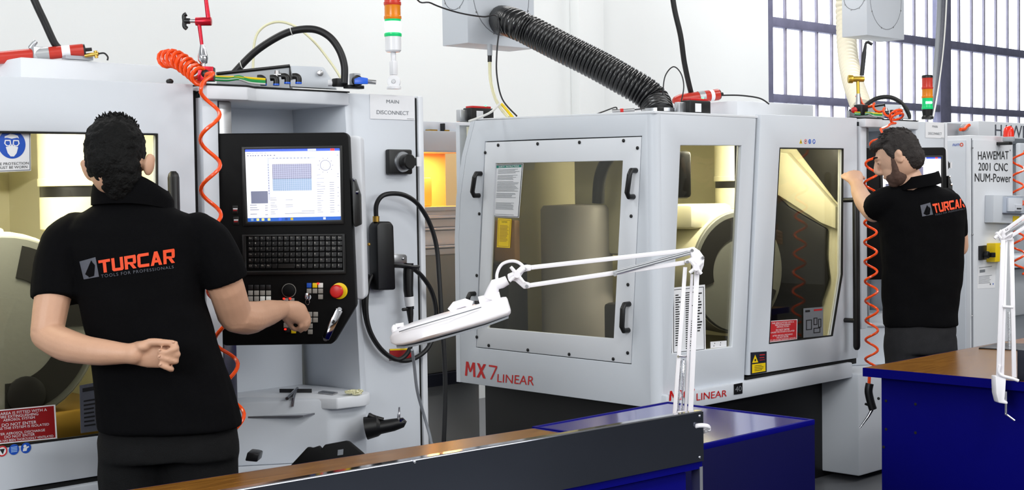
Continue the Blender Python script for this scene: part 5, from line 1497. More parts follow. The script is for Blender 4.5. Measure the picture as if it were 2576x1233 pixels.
# white lettered machine behind
YB = 5.0
wm = thing('white_machine', 'large white machine with HAWE lettering on its top beam at the right edge', 'machine', (11.0, YB + 0.6, 0))
bz0 = onY(2500, 347, YB).z; bz1 = onY(2500, 306, YB).z
wx0 = onY(2462, 330, YB).x
ob('top_beam', MB().box2((wx0, YB, bz0), (wx0 + 2.6, YB + 1.0, bz1)), 'mwhite2', wm, bev=0.006, label='white top beam')
wf = lambda x, y: onY(x, y, YB - 0.0015)
text('lettering', 'HAWEMAT', [wf(2503, 341), wf(2640, 354), wf(2640, 320), wf(2503, 313)], 'greyt', wm, label='grey HAWEMAT lettering')
ob('body', MB().box2((hx1 + 0.45, YB, 0.0), (wx0 + 2.6, YB + 1.0, 0.75)).box2((hx1 + 0.2, YB + 0.7, 0.75), (wx0 + 2.6, YB + 1.0, bz0)), 'mwhite', wm, bev=0.006)
dx0 = onY(2567, 400, YB - 0.2).x
ob('sliding_panel', MB().box2((dx0, YB - 0.2, 1.10), (dx0 + 0.9, YB - 0.16, onY(2567, 360, YB - 0.2).z)), 'mwhite', wm, bev=0.01, label='pale sliding panel')
ob('dark_interior', MB().box2((hx1 + 0.1, YB + 0.3, 0.8), (dx0 + 0.6, YB + 0.34, 1.62)), 'base', wm)
ob('bed', MB().box2((onY(2549, 760, YB - 0.3).x, YB - 0.3, 0.55), (onY(2549, 760, YB - 0.3).x + 1.2, YB, 0.9)), 'mgrey', wm, bev=0.02, label='grey machine bed')
ob('bed_top', MB().box2((onY(2549, 720, YB - 0.4).x, YB - 0.4, 0.92), (onY(2549, 720, YB - 0.4).x + 1.2, YB - 0.05, 1.0)), 'mwhite', wm, bev=0.01)
ob('round_cover', MB().tube([wf(2390, 322) + V((0, 0.3, 0)), wf(2400, 322) + V((0, 0.3, 0)), wf(2408, 322) + V((0, 0.3, 0)), wf(2413, 323) + V((0, 0.3, 0))], [0.045, 0.045, 0.035, 0.01], 18), 'greyink', wm, smooth=True, label='blue grey rounded motor cover')
ob('motor_base', MB().box2((wf(2415, 320).x, YB + 0.1, 1.8), (wf(2440, 320).x + 0.1, YB + 0.3, wf(2420, 308).z)), 'mgrey', wm, bev=0.004)
ob('motor_nut', MB().lathe([(0.03, 0), (0.03, 0.03), (0.02, 0.035)], wf(2440, 321) + V((0, 0.05, 0)), nn, 18), 'mgrey', wm, smooth=True)
hose('motor_lead', [wf(2416, 326), wf(2426, 325), wf(2432, 318), wf(2438, 315)], 0.013, 'orange', None, world=True, parent=wm)
hh = helix([at(2562, 380, 9.5), at(2560, 480, 9.5), at(2561, 600, 9.5), at(2566, 690, 9.5)], 0.04, 1 / 0.115, 0.007, step=14)
ob('spiral_air_hose', MB().tube(hh, 0.0075, 8), 'orange', None, smooth=True, label='orange spiral air hose at the right picture edge beside the lettered cabinet', cat='hose', group='orange spiral air hoses')

# things on the right bench
ob('steel_plate', MB().prism([onZ(2462, 878, 0.8), onZ(2600, 884, 0.8), onZ(2600, 868, 0.8), onZ(2510, 866, 0.8)], (0, 0, 0.006)), 'dmetal', None, bev=0.001, label='dark flat steel plate lying on the right workbench', cat='plate')
a = onZ(2558, 958, 0.8)
ob('parts_box', MB().box2((a.x, a.y - 0.25, 0.8), (a.x + 0.2, a.y, 0.8 + 0.115)), 'navy', None, bev=0.004, label='small navy blue box on the right workbench at the picture edge', cat='box')

# unit with the amber window seen in the gap between the machines
YR = 5.62
rf = lambda x, y: onY(x, y, YR)
ru = thing('rear_unit', 'rear unit with glowing amber window in the gap behind the machines', 'machine', (5.1, YR + 0.5, 0))
rx0, rx1 = rf(1040, 600).x, rf(1230, 600).x
zt = rf(1120, 330).z; zw1 = rf(1120, 381).z; zw0 = rf(1120, 520).z; zs = rf(1120, 640).z; zn = rf(1120, 935).z; zn0 = rf(1120, 965).z
ob('upper_body', MB().box2((rx0, YR, zw1), (rx1, YR + 0.9, zt)), 'mgrey', ru, bev=0.004)
ob('roof_edge', MB().box2((rx0, YR + 0.05, zt), (rx1, YR + 0.9, rf(1120, 305).z)), 'mwhite', ru, bev=0.003)
for x0, x1 in ((1086, 1104), (1124, 1134)):
    ob('brass_strip', MB().box2((rf(x0, 327).x, YR + 0.01, zt), (rf(x1, 327).x, YR + 0.05, zt + 0.008)), 'brass', ru)
ob('roof_post', MB().box2((rf(1123, 315).x, YR + 0.02, zt), (rf(1126, 315).x, YR + 0.05, rf(1124, 310).z)), 'black', ru)
ob('window_frame', MB().frame([V((rx0, YR, zw0 - 0.02)), V((rx1, YR, zw0 - 0.02)), V((rx1, YR, zw1)), V((rx0, YR, zw1))], [V((rx0 + .02, YR, zw0)), V((rx1 - .02, YR, zw0)), V((rx1 - .02, YR, zw1 - .004)), V((rx0 + .02, YR, zw1 - .004))], (0, 0.03, 0)), 'mgrey', ru)
ob('amber_back', MB().box2((rx0, YR + 0.35, zw0), (rx1, YR + 0.38, zw1)), 'amberw', ru, label='amber lit chamber')
ob('amber_floor', MB().box2((rx0, YR + 0.03, zw0 - 0.02), (rx1, YR + 0.36, zw0)), 'amberw', ru)
ob('amber_block', MB().box2((rf(1092, 500).x, YR + 0.2, zw0), (rf(1150, 500).x, YR + 0.34, zw0 + 0.16)), 'amberw', ru, bev=0.01)
ob('window_glass', MB().box2((rx0, YR + 0.012, zw0), (rx1, YR + 0.016, zw1)), glass('amber_glass', (255, 232, 196)), ru, label='amber glass')
ob('lower_panel', MB().box2((rx0, YR + 0.02, zs), (rx1, YR + 0.06, zw0 - 0.02)), 'mwhite2', ru)
for y in (546, 575, 620):
    z = rf(1120, y).z
    ob('steel_bar', MB().cyl((rx0, YR - 0.02, z), (rx1, YR - 0.02, z), 0.012, 12), 'steel', ru, smooth=True)
ob('lower_tank', MB().box2((rx0, YR - 0.02, zn), (rx1, YR + 0.6, zs)), 'gmetal', ru, bev=0.01)
ob('navy_beam', MB().box2((rx0, YR - 0.05, zn0), (rx1, YR + 0.1, zn)), 'navy', ru)
ob('foot_block', MB().box2((rx0, YR + 0.1, 0), (rx1, YR + 0.6, zn0)), 'wall2', ru)
o = lamp('chamber_light', (rf(1120, 400).x, YR + 0.2, zw1 - 0.01), (0.5, 0.1), 8, (1.0, 0.85, 0.55))

# ================================================================= magnifier lamps
D0 = 3.88
L = lambda x, y, d=0.0: at(x, y, D0 + d)
ml = thing('magnifier_lamp', 'white articulated magnifier lamp clamped to the foreground bench', 'lamp', onZ(1716, 1120, 0.8) if False else V((L(1716, 1035).x, L(1716, 1035).y, 0.8)), 'white articulated lamps')
wp = L(1716, 1035); base = V((wp.x, wp.y, 0.8))
ob('clamp_base', MB().box(base + V((0, 0, 0.02)), (0.06, 0.05, 0.04)).cyl(base + V((0, 0, 0.03)), wp + V((0, 0, 0.0)), 0.014, 14), 'lamphead', ml, bev=0.003)


def bar(a, b, w, m, nm, parent, th=0.006, lab=None):
    a, b = V(a), V(b)
    t = (b - a).normalized(); s_ = t.cross(FWD).normalized() * w / 2
    return ob(nm, MB().prism([a - s_, b - s_, b + s_, a + s_], FWD * th), m, parent, bev=0.0012, label=lab)


bar(L(1697, 1045), L(1724, 672), 0.011, 'lamphead', 'lower_arm_bar', ml)
bar(L(1737, 1045, .012), L(1754, 672, .012), 0.014, 'lamphead', 'lower_arm_bar', ml)
bar(L(1724, 1045, .02), L(1741, 690, .02), 0.008, 'lamphead', 'lower_arm_bar', ml)
for x0, x1 in ((1704, 1712), (1714, 1721)):
    ob('spring', MB().tube(helix([L(x0, 1040, .01), L(x1, 905, .01)], 0.0032, 260, 0.001, step=6), 0.0011, 5, caps=False), 'chrome', ml, smooth=True, label='tension spring')
ob('spring_pin', MB().cyl(L(1706, 897, -.004), L(1725, 897, .02), 0.0035, 10), 'chrome', ml, smooth=True)
# elbow casting
el = [L(1731, 624), L(1745, 621), L(1760, 631), L(1772, 648), L(1770, 668), L(1762, 690), L(1750, 690), L(1754, 668), L(1744, 662), L(1722, 662), L(1722, 655), L(1740, 648), L(1736, 640), L(1727, 632)]
ob('elbow', MB().prism([p - FWD * 0.006 for p in el], FWD * 0.026), 'lamphead', ml, bev=0.003, label='white elbow casting')
for x, y in ((1741, 630), (1768, 649), (1729, 659)):
    ob('pivot', MB().lathe([(0.005, 0), (0.004, 0.003)], L(x, y, -.006), -FWD, 12), 'chrome', ml, smooth=True)


def starknob(c, r, parent):
    mb = MB()
    for k in range(4):
        a = math.radians(40 + 90 * k)
        d = RGT * math.cos(a) - DWN * math.sin(a)
        mb.tube([c, c + d * r * 0.6, c + d * r], [0.0055, 0.005, 0.0045], 8)
    mb.cyl(c + FWD * 0.012, c - FWD * 0.006, 0.009, 14)
    return ob('star_knob', mb, 'lamphead', parent, smooth=True, label='white star knob')


starknob(L(1751, 673, -.016), 0.023, ml)
bar(L(1328, 674), L(1738, 629), 0.0125, 'lamphead', 'upper_arm_bar', ml)
bar(L(1327, 719), L(1722, 661), 0.0125, 'lamphead', 'upper_arm_bar', ml)
for o_ in (0, 5):
    ob('spring_tube', MB().tube([L(1543, 690 - o_, -.004), L(1736, 638 - o_, -.004)], 0.004, 10), 'alu', ml, smooth=True, label='spring tube')
ob('spring_pin', MB().cyl(L(1547, 691, -.012), L(1547, 691, .01), 0.005, 10), 'chrome', ml, smooth=True)
# head bracket
hb = [L(1326, 666), L(1337, 667), L(1336, 681), L(1318, 684), L(1310, 696), L(1320, 708), L(1334, 712), L(1334, 725), L(1318, 727), L(1296, 708), L(1278, 704), L(1276, 690), L(1296, 682), L(1312, 668)]
ob('head_bracket', MB().prism([p - FWD * 0.004 for p in hb], FWD * 0.022), 'lamphead', ml, bev=0.003)
for x, y in ((1320, 677), (1325, 720)):
    ob('pivot', MB().lathe([(0.005, 0), (0.004, 0.003)], L(x, y, -.006), -FWD, 12), 'chrome', ml, smooth=True)
starknob(L(1301, 691, -.014), 0.028, ml)
ob('neck', MB().tube([L(1276, 705), L(1262, 712), L(1246, 716), L(1240, 730), L(1232, 752)], [0.013, 0.015, 0.0165, 0.017, 0.019], 16), 'lamphead', ml, smooth=True, label='white neck')
ob('neck_foot', MB().tube([L(1205, 757), L(1258, 744)], 0.012, 12), 'lamphead', ml, smooth=True)
ob('lamp_cord', MB().tube(spl([L(1252, 716), L(1250, 690), L(1262, 666), L(1285, 657), L(1305, 661), L(1322, 676)], 6), 0.0045, 10), 'lamphead', ml, smooth=True, label='white cord loop')
# head: long rounded shade seen from its side
ha, hb_ = L(1272, 772), L(996, 852)
ax = (hb_ - ha).normalized(); side = FWD - ax * FWD.dot(ax); side.normalize(); up_ = side.cross(ax).normalized()
if up_.z < 0: up_ = -up_
LL = (hb_ - ha).length
rings = []
prof = [(-0.035, 0.040, 0.020, 0.014), (-0.028, 0.055, 0.026, 0.020), (0.0, 0.060, 0.028, 0.026), (0.20, 0.075, 0.029, 0.030), (0.30, 0.10, 0.030, 0.029), (0.45, 0.125, 0.031, 0.028), (0.65, 0.13, 0.031, 0.027), (0.82, 0.115, 0.030, 0.026), (0.93, 0.085, 0.027, 0.024), (1.0, 0.055, 0.021, 0.019), (1.045, 0.02, 0.010, 0.009)]
for t, w, h1, h2 in prof:
    c = ha + ax * (t * LL)
    ring = []
    for k in range(24):
        a = 2 * math.pi * k / 24
        cx = math.copysign(abs(math.cos(a)) ** 0.55, math.cos(a)); sx = math.copysign(abs(math.sin(a)) ** 0.55, math.sin(a))
        ring.append(c + side * (cx * w * (0.9 if sx > 0 else 1.0)) + up_ * (sx * (h1 if sx > 0 else h2)))
    rings.append(ring)
hd = ob('lamp_head', MB().loft(rings), 'lamphead', ml, smooth=True, label='white oval lamp head', ang=80)
rm = []
for t, w, h1, h2 in prof[2:10]:
    c = ha + ax * (t * LL) - up_ * (h2 + 0.001)
    rm.append([c + side * w * 0.9 + up_ * 0.002, c - side * w * 0.9 + up_ * 0.002, c - side * w * 0.9 - up_ * 0.003, c + side * w * 0.9 - up_ * 0.003])
ob('lens_rim', MB().loft(rm), 'greyink', hd, label='grey lens rim')
ob('head_hinge', MB().sphere(ha + ax * LL * 0.99 + up_ * 0.025 + ax * 0.0, (0.009, 0.009, 0.014), 12, 8).tube([ha + ax * LL * 0.9 + up_ * 0.031, ha + ax * LL * 0.97 + up_ * 0.034], 0.006, 8), 'lamphead', hd, smooth=True)
ob('lid_hinge', MB().tube([ha + ax * LL * 0.28 + up_ * 0.03, ha + ax * LL * 0.33 + up_ * 0.042, ha + ax * LL * 0.42 + up_ * 0.042, ha + ax * LL * 0.47 + up_ * 0.03], 0.012, 10), 'lamphead', hd, smooth=True)
ob('lid_seam', MB().tube([ha + ax * (t * LL) + up_ * (h1 * 0.7) - side * w * 1.0 for t, w, h1, h2 in prof[3:9]], 0.0015, 6), 'greyink', hd, smooth=True)
ob('toggle', MB().box(ha + ax * LL * 0.22 + up_ * 0.033, (0.02, 0.012, 0.01)), 'black', hd, bev=0.002)
cl_ = [at(1037, 880, 4.35), at(1042, 920, 4.4), at(1050, 985, 4.45), at(1068, 1050, 4.5), at(1084, 1110, 4.5), at(1090, 1180, 4.5), V((at(1092, 1300, 4.5).x, at(1092, 1300, 4.5).y, 0.004))]
ob('supply_cable', MB().tube(spl(cl_, 8), 0.005, 8), 'greyink', None, smooth=True, label='thin grey cable hanging below the lamp head in front of the cabinet', cat='cable')
pts = []
for i in range(40):
    a = i / 40 * 2 * math.pi * 2.2
    pts.append(at(1764 + 20 * math.cos(a), 1078 + 7 * math.sin(a) - i * 0.12 + 2, 3.80 + 0.02 * math.sin(a)))
ob('cord_coil', MB().tube(pts, 0.005, 8), 'lamphead', None, smooth=True, label='white cord coiled over the end of the steel upstand', cat='cord')

# right lamp
D1 = 5.12
R_ = lambda x, y, d=0.0: at(x, y, D1 + d)
rl_ = thing('articulated_lamp', 'white articulated lamp clamped to the blue bench at the right edge', 'lamp', R_(2520, 1015), 'white articulated lamps')
ob('clamp', MB().prism([R_(2504, 946), R_(2532, 948), R_(2530, 985), R_(2528, 1008), R_(2536, 1010), R_(2536, 1018), R_(2512, 1014), R_(2506, 990)], FWD * 0.05), 'lamphead', rl_, bev=0.005, label='white clamp')
ob('clamp_screw', MB().cyl(R_(2531, 985, .02), R_(2531, 1044, .02), 0.005, 10), 'chrome', rl_, smooth=True)
ob('clamp_handle', MB().tube([R_(2528, 1040, .02), R_(2552, 1058, .02)], 0.004, 8), 'chrome', rl_, smooth=True)
bar(R_(2512, 946), R_(2524, 604), 0.016, 'lamphead', 'lower_arm_bar', rl_)
bar(R_(2522, 946, .008), R_(2531, 604, .008), 0.012, 'lamphead', 'lower_arm_bar', rl_)
bar(R_(2552, 950, .02), R_(2545, 600, .02), 0.016, 'lamphead', 'lower_arm_bar', rl_)
ob('spring', MB().tube(helix([R_(2539, 880, .02), R_(2538, 785, .02)], 0.005, 180, 0.001, step=6), 0.0014, 5, caps=False), 'alu', rl_, smooth=True)
ob('spring_pin', MB().cyl(R_(2522, 771), R_(2548, 773), 0.005, 10), 'lamphead', rl_, smooth=True)
ob('joint', MB().prism([R_(2516, 606), R_(2548, 604), R_(2550, 585), R_(2535, 572), R_(2522, 578)], FWD * 0.02), 'lamphead', rl_, bev=0.003)
c_ = R_(2508, 595, -.01)
ob('star_knob', MB().tube([R_(2520, 580, -.015), R_(2502, 600, -.015)], 0.006, 8).tube([R_(2506, 585, -.015), R_(2518, 600, -.015)], 0.006, 8), 'lamphead', rl_, smooth=True)
for y in (0, 16, 34):
    bar(R_(2528, 580 + y * 0.7), R_(2640, 500 + y * 1.0), 0.013, 'lamphead' if y != 16 else 'alu', 'upper_arm_bar', rl_)
ob('lamp_cord', MB().tube(spl([R_(2516, 920), R_(2512, 935), R_(2520, 945), R_(2545, 952), R_(2562, 958)], 6), 0.006, 10), 'lamphead', rl_, smooth=True, label='white cord')

# ================================================================= the two men
from mathutils import noise as mnoise


def remeshed(mb, voxel, it=4, fac=0.5, disp=None):
    """one continuous skin grown over overlapping closed shapes"""
    me = bpy.data.meshes.new('tmp')
    me.from_pydata([tuple(p) for p in mb.v], [], mb.f)
    bm = bmesh.new(); bm.from_mesh(me)
    bmesh.ops.recalc_face_normals(bm, faces=bm.faces)
    bm.to_mesh(me); bm.free()
    o = bpy.data.objects.new('tmp', me)
    COL.objects.link(o)
    r = o.modifiers.new('r', 'REMESH'); r.mode = 'VOXEL'; r.voxel_size = voxel
    if it:
        s = o.modifiers.new('s', 'SMOOTH'); s.iterations = it; s.factor = fac
    dg = bpy.context.evaluated_depsgraph_get()
    m2 = bpy.data.meshes.new_from_object(o.evaluated_get(dg))
    out = MB()
    ns = [v.normal.copy() for v in m2.vertices]
    vs = [v.co.copy() for v in m2.vertices]
    if disp:
        vs = [p + n_ * disp(p) for p, n_ in zip(vs, ns)]
    out.v = vs
    out.f = [tuple(p.vertices) for p in m2.polygons]
    bpy.data.objects.remove(o); bpy.data.meshes.remove(me); bpy.data.meshes.remove(m2)
    return out


def limb(mb, pts, rs, n=16, k=4, flat=1.0, up=None, endcap=True):
    P_ = spl(pts, k)
    R = []
    for i in range(len(rs) - 1):
        for j in range(k):
            t = j / k
            t = t * t * (3 - 2 * t)
            R.append(rs[i] * (1 - t) + rs[i + 1] * t)
    R.append(rs[-1])
    mb.tube(P_, R, n, flat=flat, up=up)
    mb.sphere(pts[0], rs[0] * 0.98, 12, 8)
    if endcap: mb.sphere(pts[-1], rs[-1] * 0.98, 12, 8)


HF = V((FWD.x, FWD.y, 0)).normalized()     # horizontal away from the viewer
HR = _r.copy()                              # horizontal to the right
UP = V((0, 0, 1))


def ring(c, hw, hd, yaw=0.0, n=28, pw=0.8):
    a_ = HR * math.cos(yaw) + HF * math.sin(yaw); b_ = -HR * math.sin(yaw) + HF * math.cos(yaw)
    out = []
    for i in range(n):
        t = 2 * math.pi * i / n
        cx = math.copysign(abs(math.cos(t)) ** pw, math.cos(t)); sx = math.copysign(abs(math.sin(t)) ** pw, math.sin(t))
        out.append(c + a_ * (hw * cx) + b_ * (hd * sx))
    return out


def finger(mb, pts, r0, r1):
    limb(mb, pts, [r0 + (r1 - r0) * i / (len(pts) - 1) for i in range(len(pts))], n=10, k=3)


def shoe(mb, heel, d):
    d = V(d).normalized(); s = d.cross(UP)
    rings = []
    for t, w, h in ((-0.02, 0.02, 0.03), (0.0, 0.035, 0.07), (0.06, 0.038, 0.085), (0.13, 0.042, 0.075), (0.2, 0.048, 0.055), (0.25, 0.04, 0.042), (0.275, 0.018, 0.025)):
        c = heel + d * t
        rings.append([c + s * (w * math.cos(a)) + UP * (max(0, math.sin(a)) * h) + UP * 0.002 for a in [2 * math.pi * i / 14 for i in range(14)]])
    mb.loft(rings)


def project(bvh, px, py, off=0.0025):
    v = ray(px, py).normalized()
    h = bvh.ray_cast(CAMP, v)
    return (h[0] + h[1].normalized() * off if h[1].dot(v) < 0 else h[0] - v * off) if h[0] else None


def print_on(bvh, s, qpx, m, parent, name, **kw):
    vs, fs = text_mesh(s, **kw)
    out, ok = [], []
    for a, b in vs:
        x = (qpx[0][0] * (1 - a) + qpx[1][0] * a) * (1 - b) + (qpx[3][0] * (1 - a) + qpx[2][0] * a) * b
        y = (qpx[0][1] * (1 - a) + qpx[1][1] * a) * (1 - b) + (qpx[3][1] * (1 - a) + qpx[2][1] * a) * b
        out.append(project(bvh, x, y))
    keep = [f for f in fs if all(out[i] is not None for i in f)]
    mb = MB(); mb.add([p if p is not None else V((0, 0, 0)) for p in out], keep)
    used = sorted({i for f in keep for i in f}); ix = {u: i for i, u in enumerate(used)}
    mb2 = MB(); mb2.add([mb.v[u] for u in used], [tuple(ix[i] for i in f) for f in keep])
    return ob(name, mb2, m, parent)


GLYPH = {   # plain square-cut display capitals, strokes as quads in a unit box
    'T': [((0, .78), (1, .78), (1, 1), (0, 1)), ((.36, 0), (.64, 0), (.64, .78), (.36, .78))],
    'U': [((0, .1), (.27, .1), (.27, 1), (0, 1)), ((.73, .1), (1, .1), (1, 1), (.73, 1)), ((0, .1), (.12, 0), (.88, 0), (1, .1)), ((.27, .1), (.73, .1), (.73, .22), (.27, .22))],
    'R': [((0, 0), (.27, 0), (.27, 1), (0, 1)), ((.27, .78), (.88, .78), (.88, 1), (.27, 1)), ((.73, .36), (1, .46), (1, .9), (.73, .78)), ((.88, .78), (1, .9), (.95, 1), (.88, 1)), ((.27, .36), (.95, .36), (1, .46), (.27, .54)), ((.42, .36), (.72, .36), (1, 0), (.7, 0))],
    'C': [((.08, .78), (1, .78), (1, 1), (.15, 1)), ((0, .12), (.27, .22), (.27, .78), (0, .88)), ((0, .88), (.27, .78), (.15, 1), (.1, 1)), ((0, .12), (.12, 0), (.2, .22), (.2, .22)), ((.12, 0), (1, 0), (1, .22), (.2, .22))],
    'A': [((0, 0), (.28, 0), (.64, 1), (.36, 1)), ((.72, 0), (1, 0), (.64, 1), (.36, 1)), ((.24, .2), (.76, .2), (.7, .38), (.3, .38))]}


def logo_on(bvh, word, q, m, parent, name):
    mb = MB()
    n_ = len(word); w_ = 1.0 / n_
    def pt(a, b):
        x = (q[0][0] * (1 - a) + q[1][0] * a) * (1 - b) + (q[3][0] * (1 - a) + q[2][0] * a) * b
        y = (q[0][1] * (1 - a) + q[1][1] * a) * (1 - b) + (q[3][1] * (1 - a) + q[2][1] * a) * b
        return project(bvh, x, y)
    for k, ch in enumerate(word):
        for qi, quad in enumerate(GLYPH[ch]):
            d = 3
            vs = []
            for j in range(d + 1):
                for i in range(d + 1):
                    a, b = i / d, j / d
                    x = (quad[0][0] * (1 - a) + quad[1][0] * a) * (1 - b) + (quad[3][0] * (1 - a) + quad[2][0] * a) * b
                    y = (quad[0][1] * (1 - a) + quad[1][1] * a) * (1 - b) + (quad[3][1] * (1 - a) + quad[2][1] * a) * b
                    vs.append(pt((k + .06 + x * .9) * w_ * 1.0, y))
            if any(v is None for v in vs): continue
            mb.add(vs, [(j * (d + 1) + i, j * (d + 1) + i + 1, (j + 1) * (d + 1) + i + 1, (j + 1) * (d + 1) + i) for j in range(d) for i in range(d)])
    return ob(name, mb, m, parent)


def patch_on(bvh, poly, m, parent, name, off=0.002, div=8):
    q = poly
    vs, fs = [], []
    for j in range(div + 1):
        for i in range(div + 1):
            a, b = i / div, j / div
            x = (q[0][0] * (1 - a) + q[1][0] * a) * (1 - b) + (q[3][0] * (1 - a) + q[2][0] * a) * b
            y = (q[0][1] * (1 - a) + q[1][1] * a) * (1 - b) + (q[3][1] * (1 - a) + q[2][1] * a) * b
            vs.append(project(bvh, x, y, off))
    for j in range(div):
        for i in range(div):
            f = (j * (div + 1) + i, j * (div + 1) + i + 1, (j + 1) * (div + 1) + i + 1, (j + 1) * (div + 1) + i)
            fs.append(f)
    vs = [p if p is not None else vs[0] for p in vs]
    return ob(name, MB().add(vs, fs), m, parent)


def creases(sc, amp):
    def f(p):
        return amp * (mnoise.noise(p * sc) + 0.5 * mnoise.noise(p * sc * 2.3 + V((3, 1, 7)))) + amp * 0.8 * (abs(mnoise.noise(V((p.x * sc * 0.7, p.y * sc * 0.7, p.z * sc * 0.35 + p.x * 3)))) - 0.2)
    return f


def hairdo(mb, vox, amp, tufts, col, parent, label, seed, dirs):
    g = remeshed(mb, vox, 3, 0.5, lambda p: amp * (mnoise.noise(p * 55) + 0.7 * mnoise.noise(p * 120)))
    rn_ = random.Random(seed)
    for base, d, L_, r in tufts(rn_):
        mid = base + d * L_ * 0.55
        g.tube([base - d * 0.006, mid, base + d * L_ + dirs * 0.25 * L_], [r, r * 0.7, 0.0006], 5)
    return ob('hair', g, col, parent, smooth=True, label=label, ang=180)


# ---------------------------------------------------------------- near man, seen from behind
A = lambda x, y, d=4.02: at(x, y, d)
man1 = thing('person', 'man in black polo shirt seen from behind, left hand behind his back, working the console', 'person', V((A(425, 900).x, A(425, 900).y, 0)))
px1 = 4.02 / FL
sk = MB()
# head and neck
hcn = A(290, 398, 4.0)
Rh = Matrix.Rotation(math.radians(-18), 3, HR)         # head bowed forward
B3 = Matrix((HR, HF, UP)).transposed()
RH = Rh @ B3
sk.sphere(hcn, (0.077, 0.098, 0.112), 28, 20, RH)
sk.sphere(hcn + RH @ V((0, 0.045, -0.055)), (0.058, 0.065, 0.07), 20, 14, RH)      # jaw
limb(sk, [A(302, 440, 4.03), A(325, 500, 4.03), A(340, 560, 4.04)], [0.056, 0.06, 0.075], flat=1.0)
limb(sk, [hcn + RH @ V((0, 0.095, 0.0)), hcn + RH @ V((0, 0.118, -0.03)), hcn + RH @ V((0, 0.1, -0.038))], [0.008, 0.013, 0.011], 10, 3)   # nose
for s_ in (-1, 1):
    sk.sphere(hcn + RH @ V((s_ * 0.03, 0.088, 0.012)), (0.014, 0.01, 0.009), 10, 8, RH)
limb(sk, [hcn + RH @ V((-0.022, 0.094, -0.066)), hcn + RH @ V((0, 0.1, -0.065)), hcn + RH @ V((0.022, 0.094, -0.066))], [0.005, 0.008, 0.005], 8, 3)
# ears
for cx, cy, tilt, s_ in ((219, 428, 0.32, -1), (375, 414, -0.12, 1)):
    c = A(cx, cy, 3.985)
    axu = (UP + HR * (tilt * -1 if s_ > 0 else -tilt)).normalized()
    RE = Matrix(((HR * 0.8 + HF * 0.6 * s_).normalized(), (HF * 0.8 - HR * 0.6 * s_).normalized(), axu)).transposed()
    sk.sphere(c, (0.017, 0.012, 0.033), 14, 10, RE)
    limb(sk, [c - HR * s_ * 0.004, c - HR * s_ * 0.03 + HF * 0.01], [0.011, 0.02], 10, 3)
    sk.sphere(c + axu * 0.012 + HR * s_ * 0.004, (0.014, 0.008, 0.018), 12, 8, RE)
# torso and legs under the clothes
sk.loft([ring(A(x, y, 4.06), hw * px1, hd) for x, y, hw, hd in ((340, 545, 80, .07), (345, 590, 140, .09), (358, 700, 125, .1), (385, 850, 125, .1), (410, 960, 135, .1), (425, 1080, 135, .1))])
hipL, hipR = A(345, 1110, 4.08), A(500, 1110, 4.08)
for hp_, dx in ((hipL, -0.02), (hipR, 0.03)):
    kn = V((hp_.x, hp_.y, 0.48)) + HR * dx; an_ = V((hp_.x, hp_.y, 0.08)) + HR * dx * 1.3
    limb(sk, [hp_, kn, an_], [0.085, 0.055, 0.036])
# left arm folded behind the back
sk_l = [A(190, 620, 4.05), A(140, 720, 4.0), A(118, 838, 3.96)]
limb(sk, sk_l, [0.04, 0.052, 0.046])
limb(sk, [A(116, 842, 3.96), A(165, 868, 3.92), A(235, 884, 3.88), A(322, 890, 3.86)], [0.044, 0.046, 0.039, 0.0285], flat=1.0)
limb(sk, [A(322, 890, 3.86), A(340, 890, 3.857)], [0.0285, 0.031])
# left palm towards the viewer, thumb uppermost
DPm = 3.862
palm = [(326, 889, .027, .020), (345, 889, .034, .019), (370, 890, .039, .018), (398, 892, .038, .016), (412, 894, .034, .013)]
sk.loft([[A(x, y, DPm) + (-DWN * math.sin(t) * hv) + (FWD * math.cos(t) * hd_) for t in [2 * math.pi * i / 16 for i in range(16)]] for x, y, hv, hd_ in palm])
sk.sphere(A(360, 872, DPm - .012), (0.024, 0.024, 0.016), 14, 10)        # thumb mount
finger(sk, [A(348, 876, DPm - .01), A(378, 862, DPm - .018), A(412, 862, DPm - .022), A(441, 864, DPm - .022)], 0.0145, 0.0085)
for (mx_, my_), (qx, qy), (ex_, ey), (tx, ty), r0 in (((408, 872), (436, 870), (444, 876), (428, 882), .0095), ((410, 884), (440, 887), (446, 893), (403, 884), .0100),
                                        ((408, 899), (436, 903), (442, 910), (402, 899), .0098), ((402, 914), (426, 923), (431, 930), (404, 919), .0088)):
    finger(sk, [A(mx_, my_, DPm), A(qx, qy, DPm - .006), A(ex_, ey, DPm - .02), A((ex_ + tx) / 2, (ey + ty) / 2, DPm - .034), A(tx, ty, DPm - .038)], r0, r0 * 0.86)
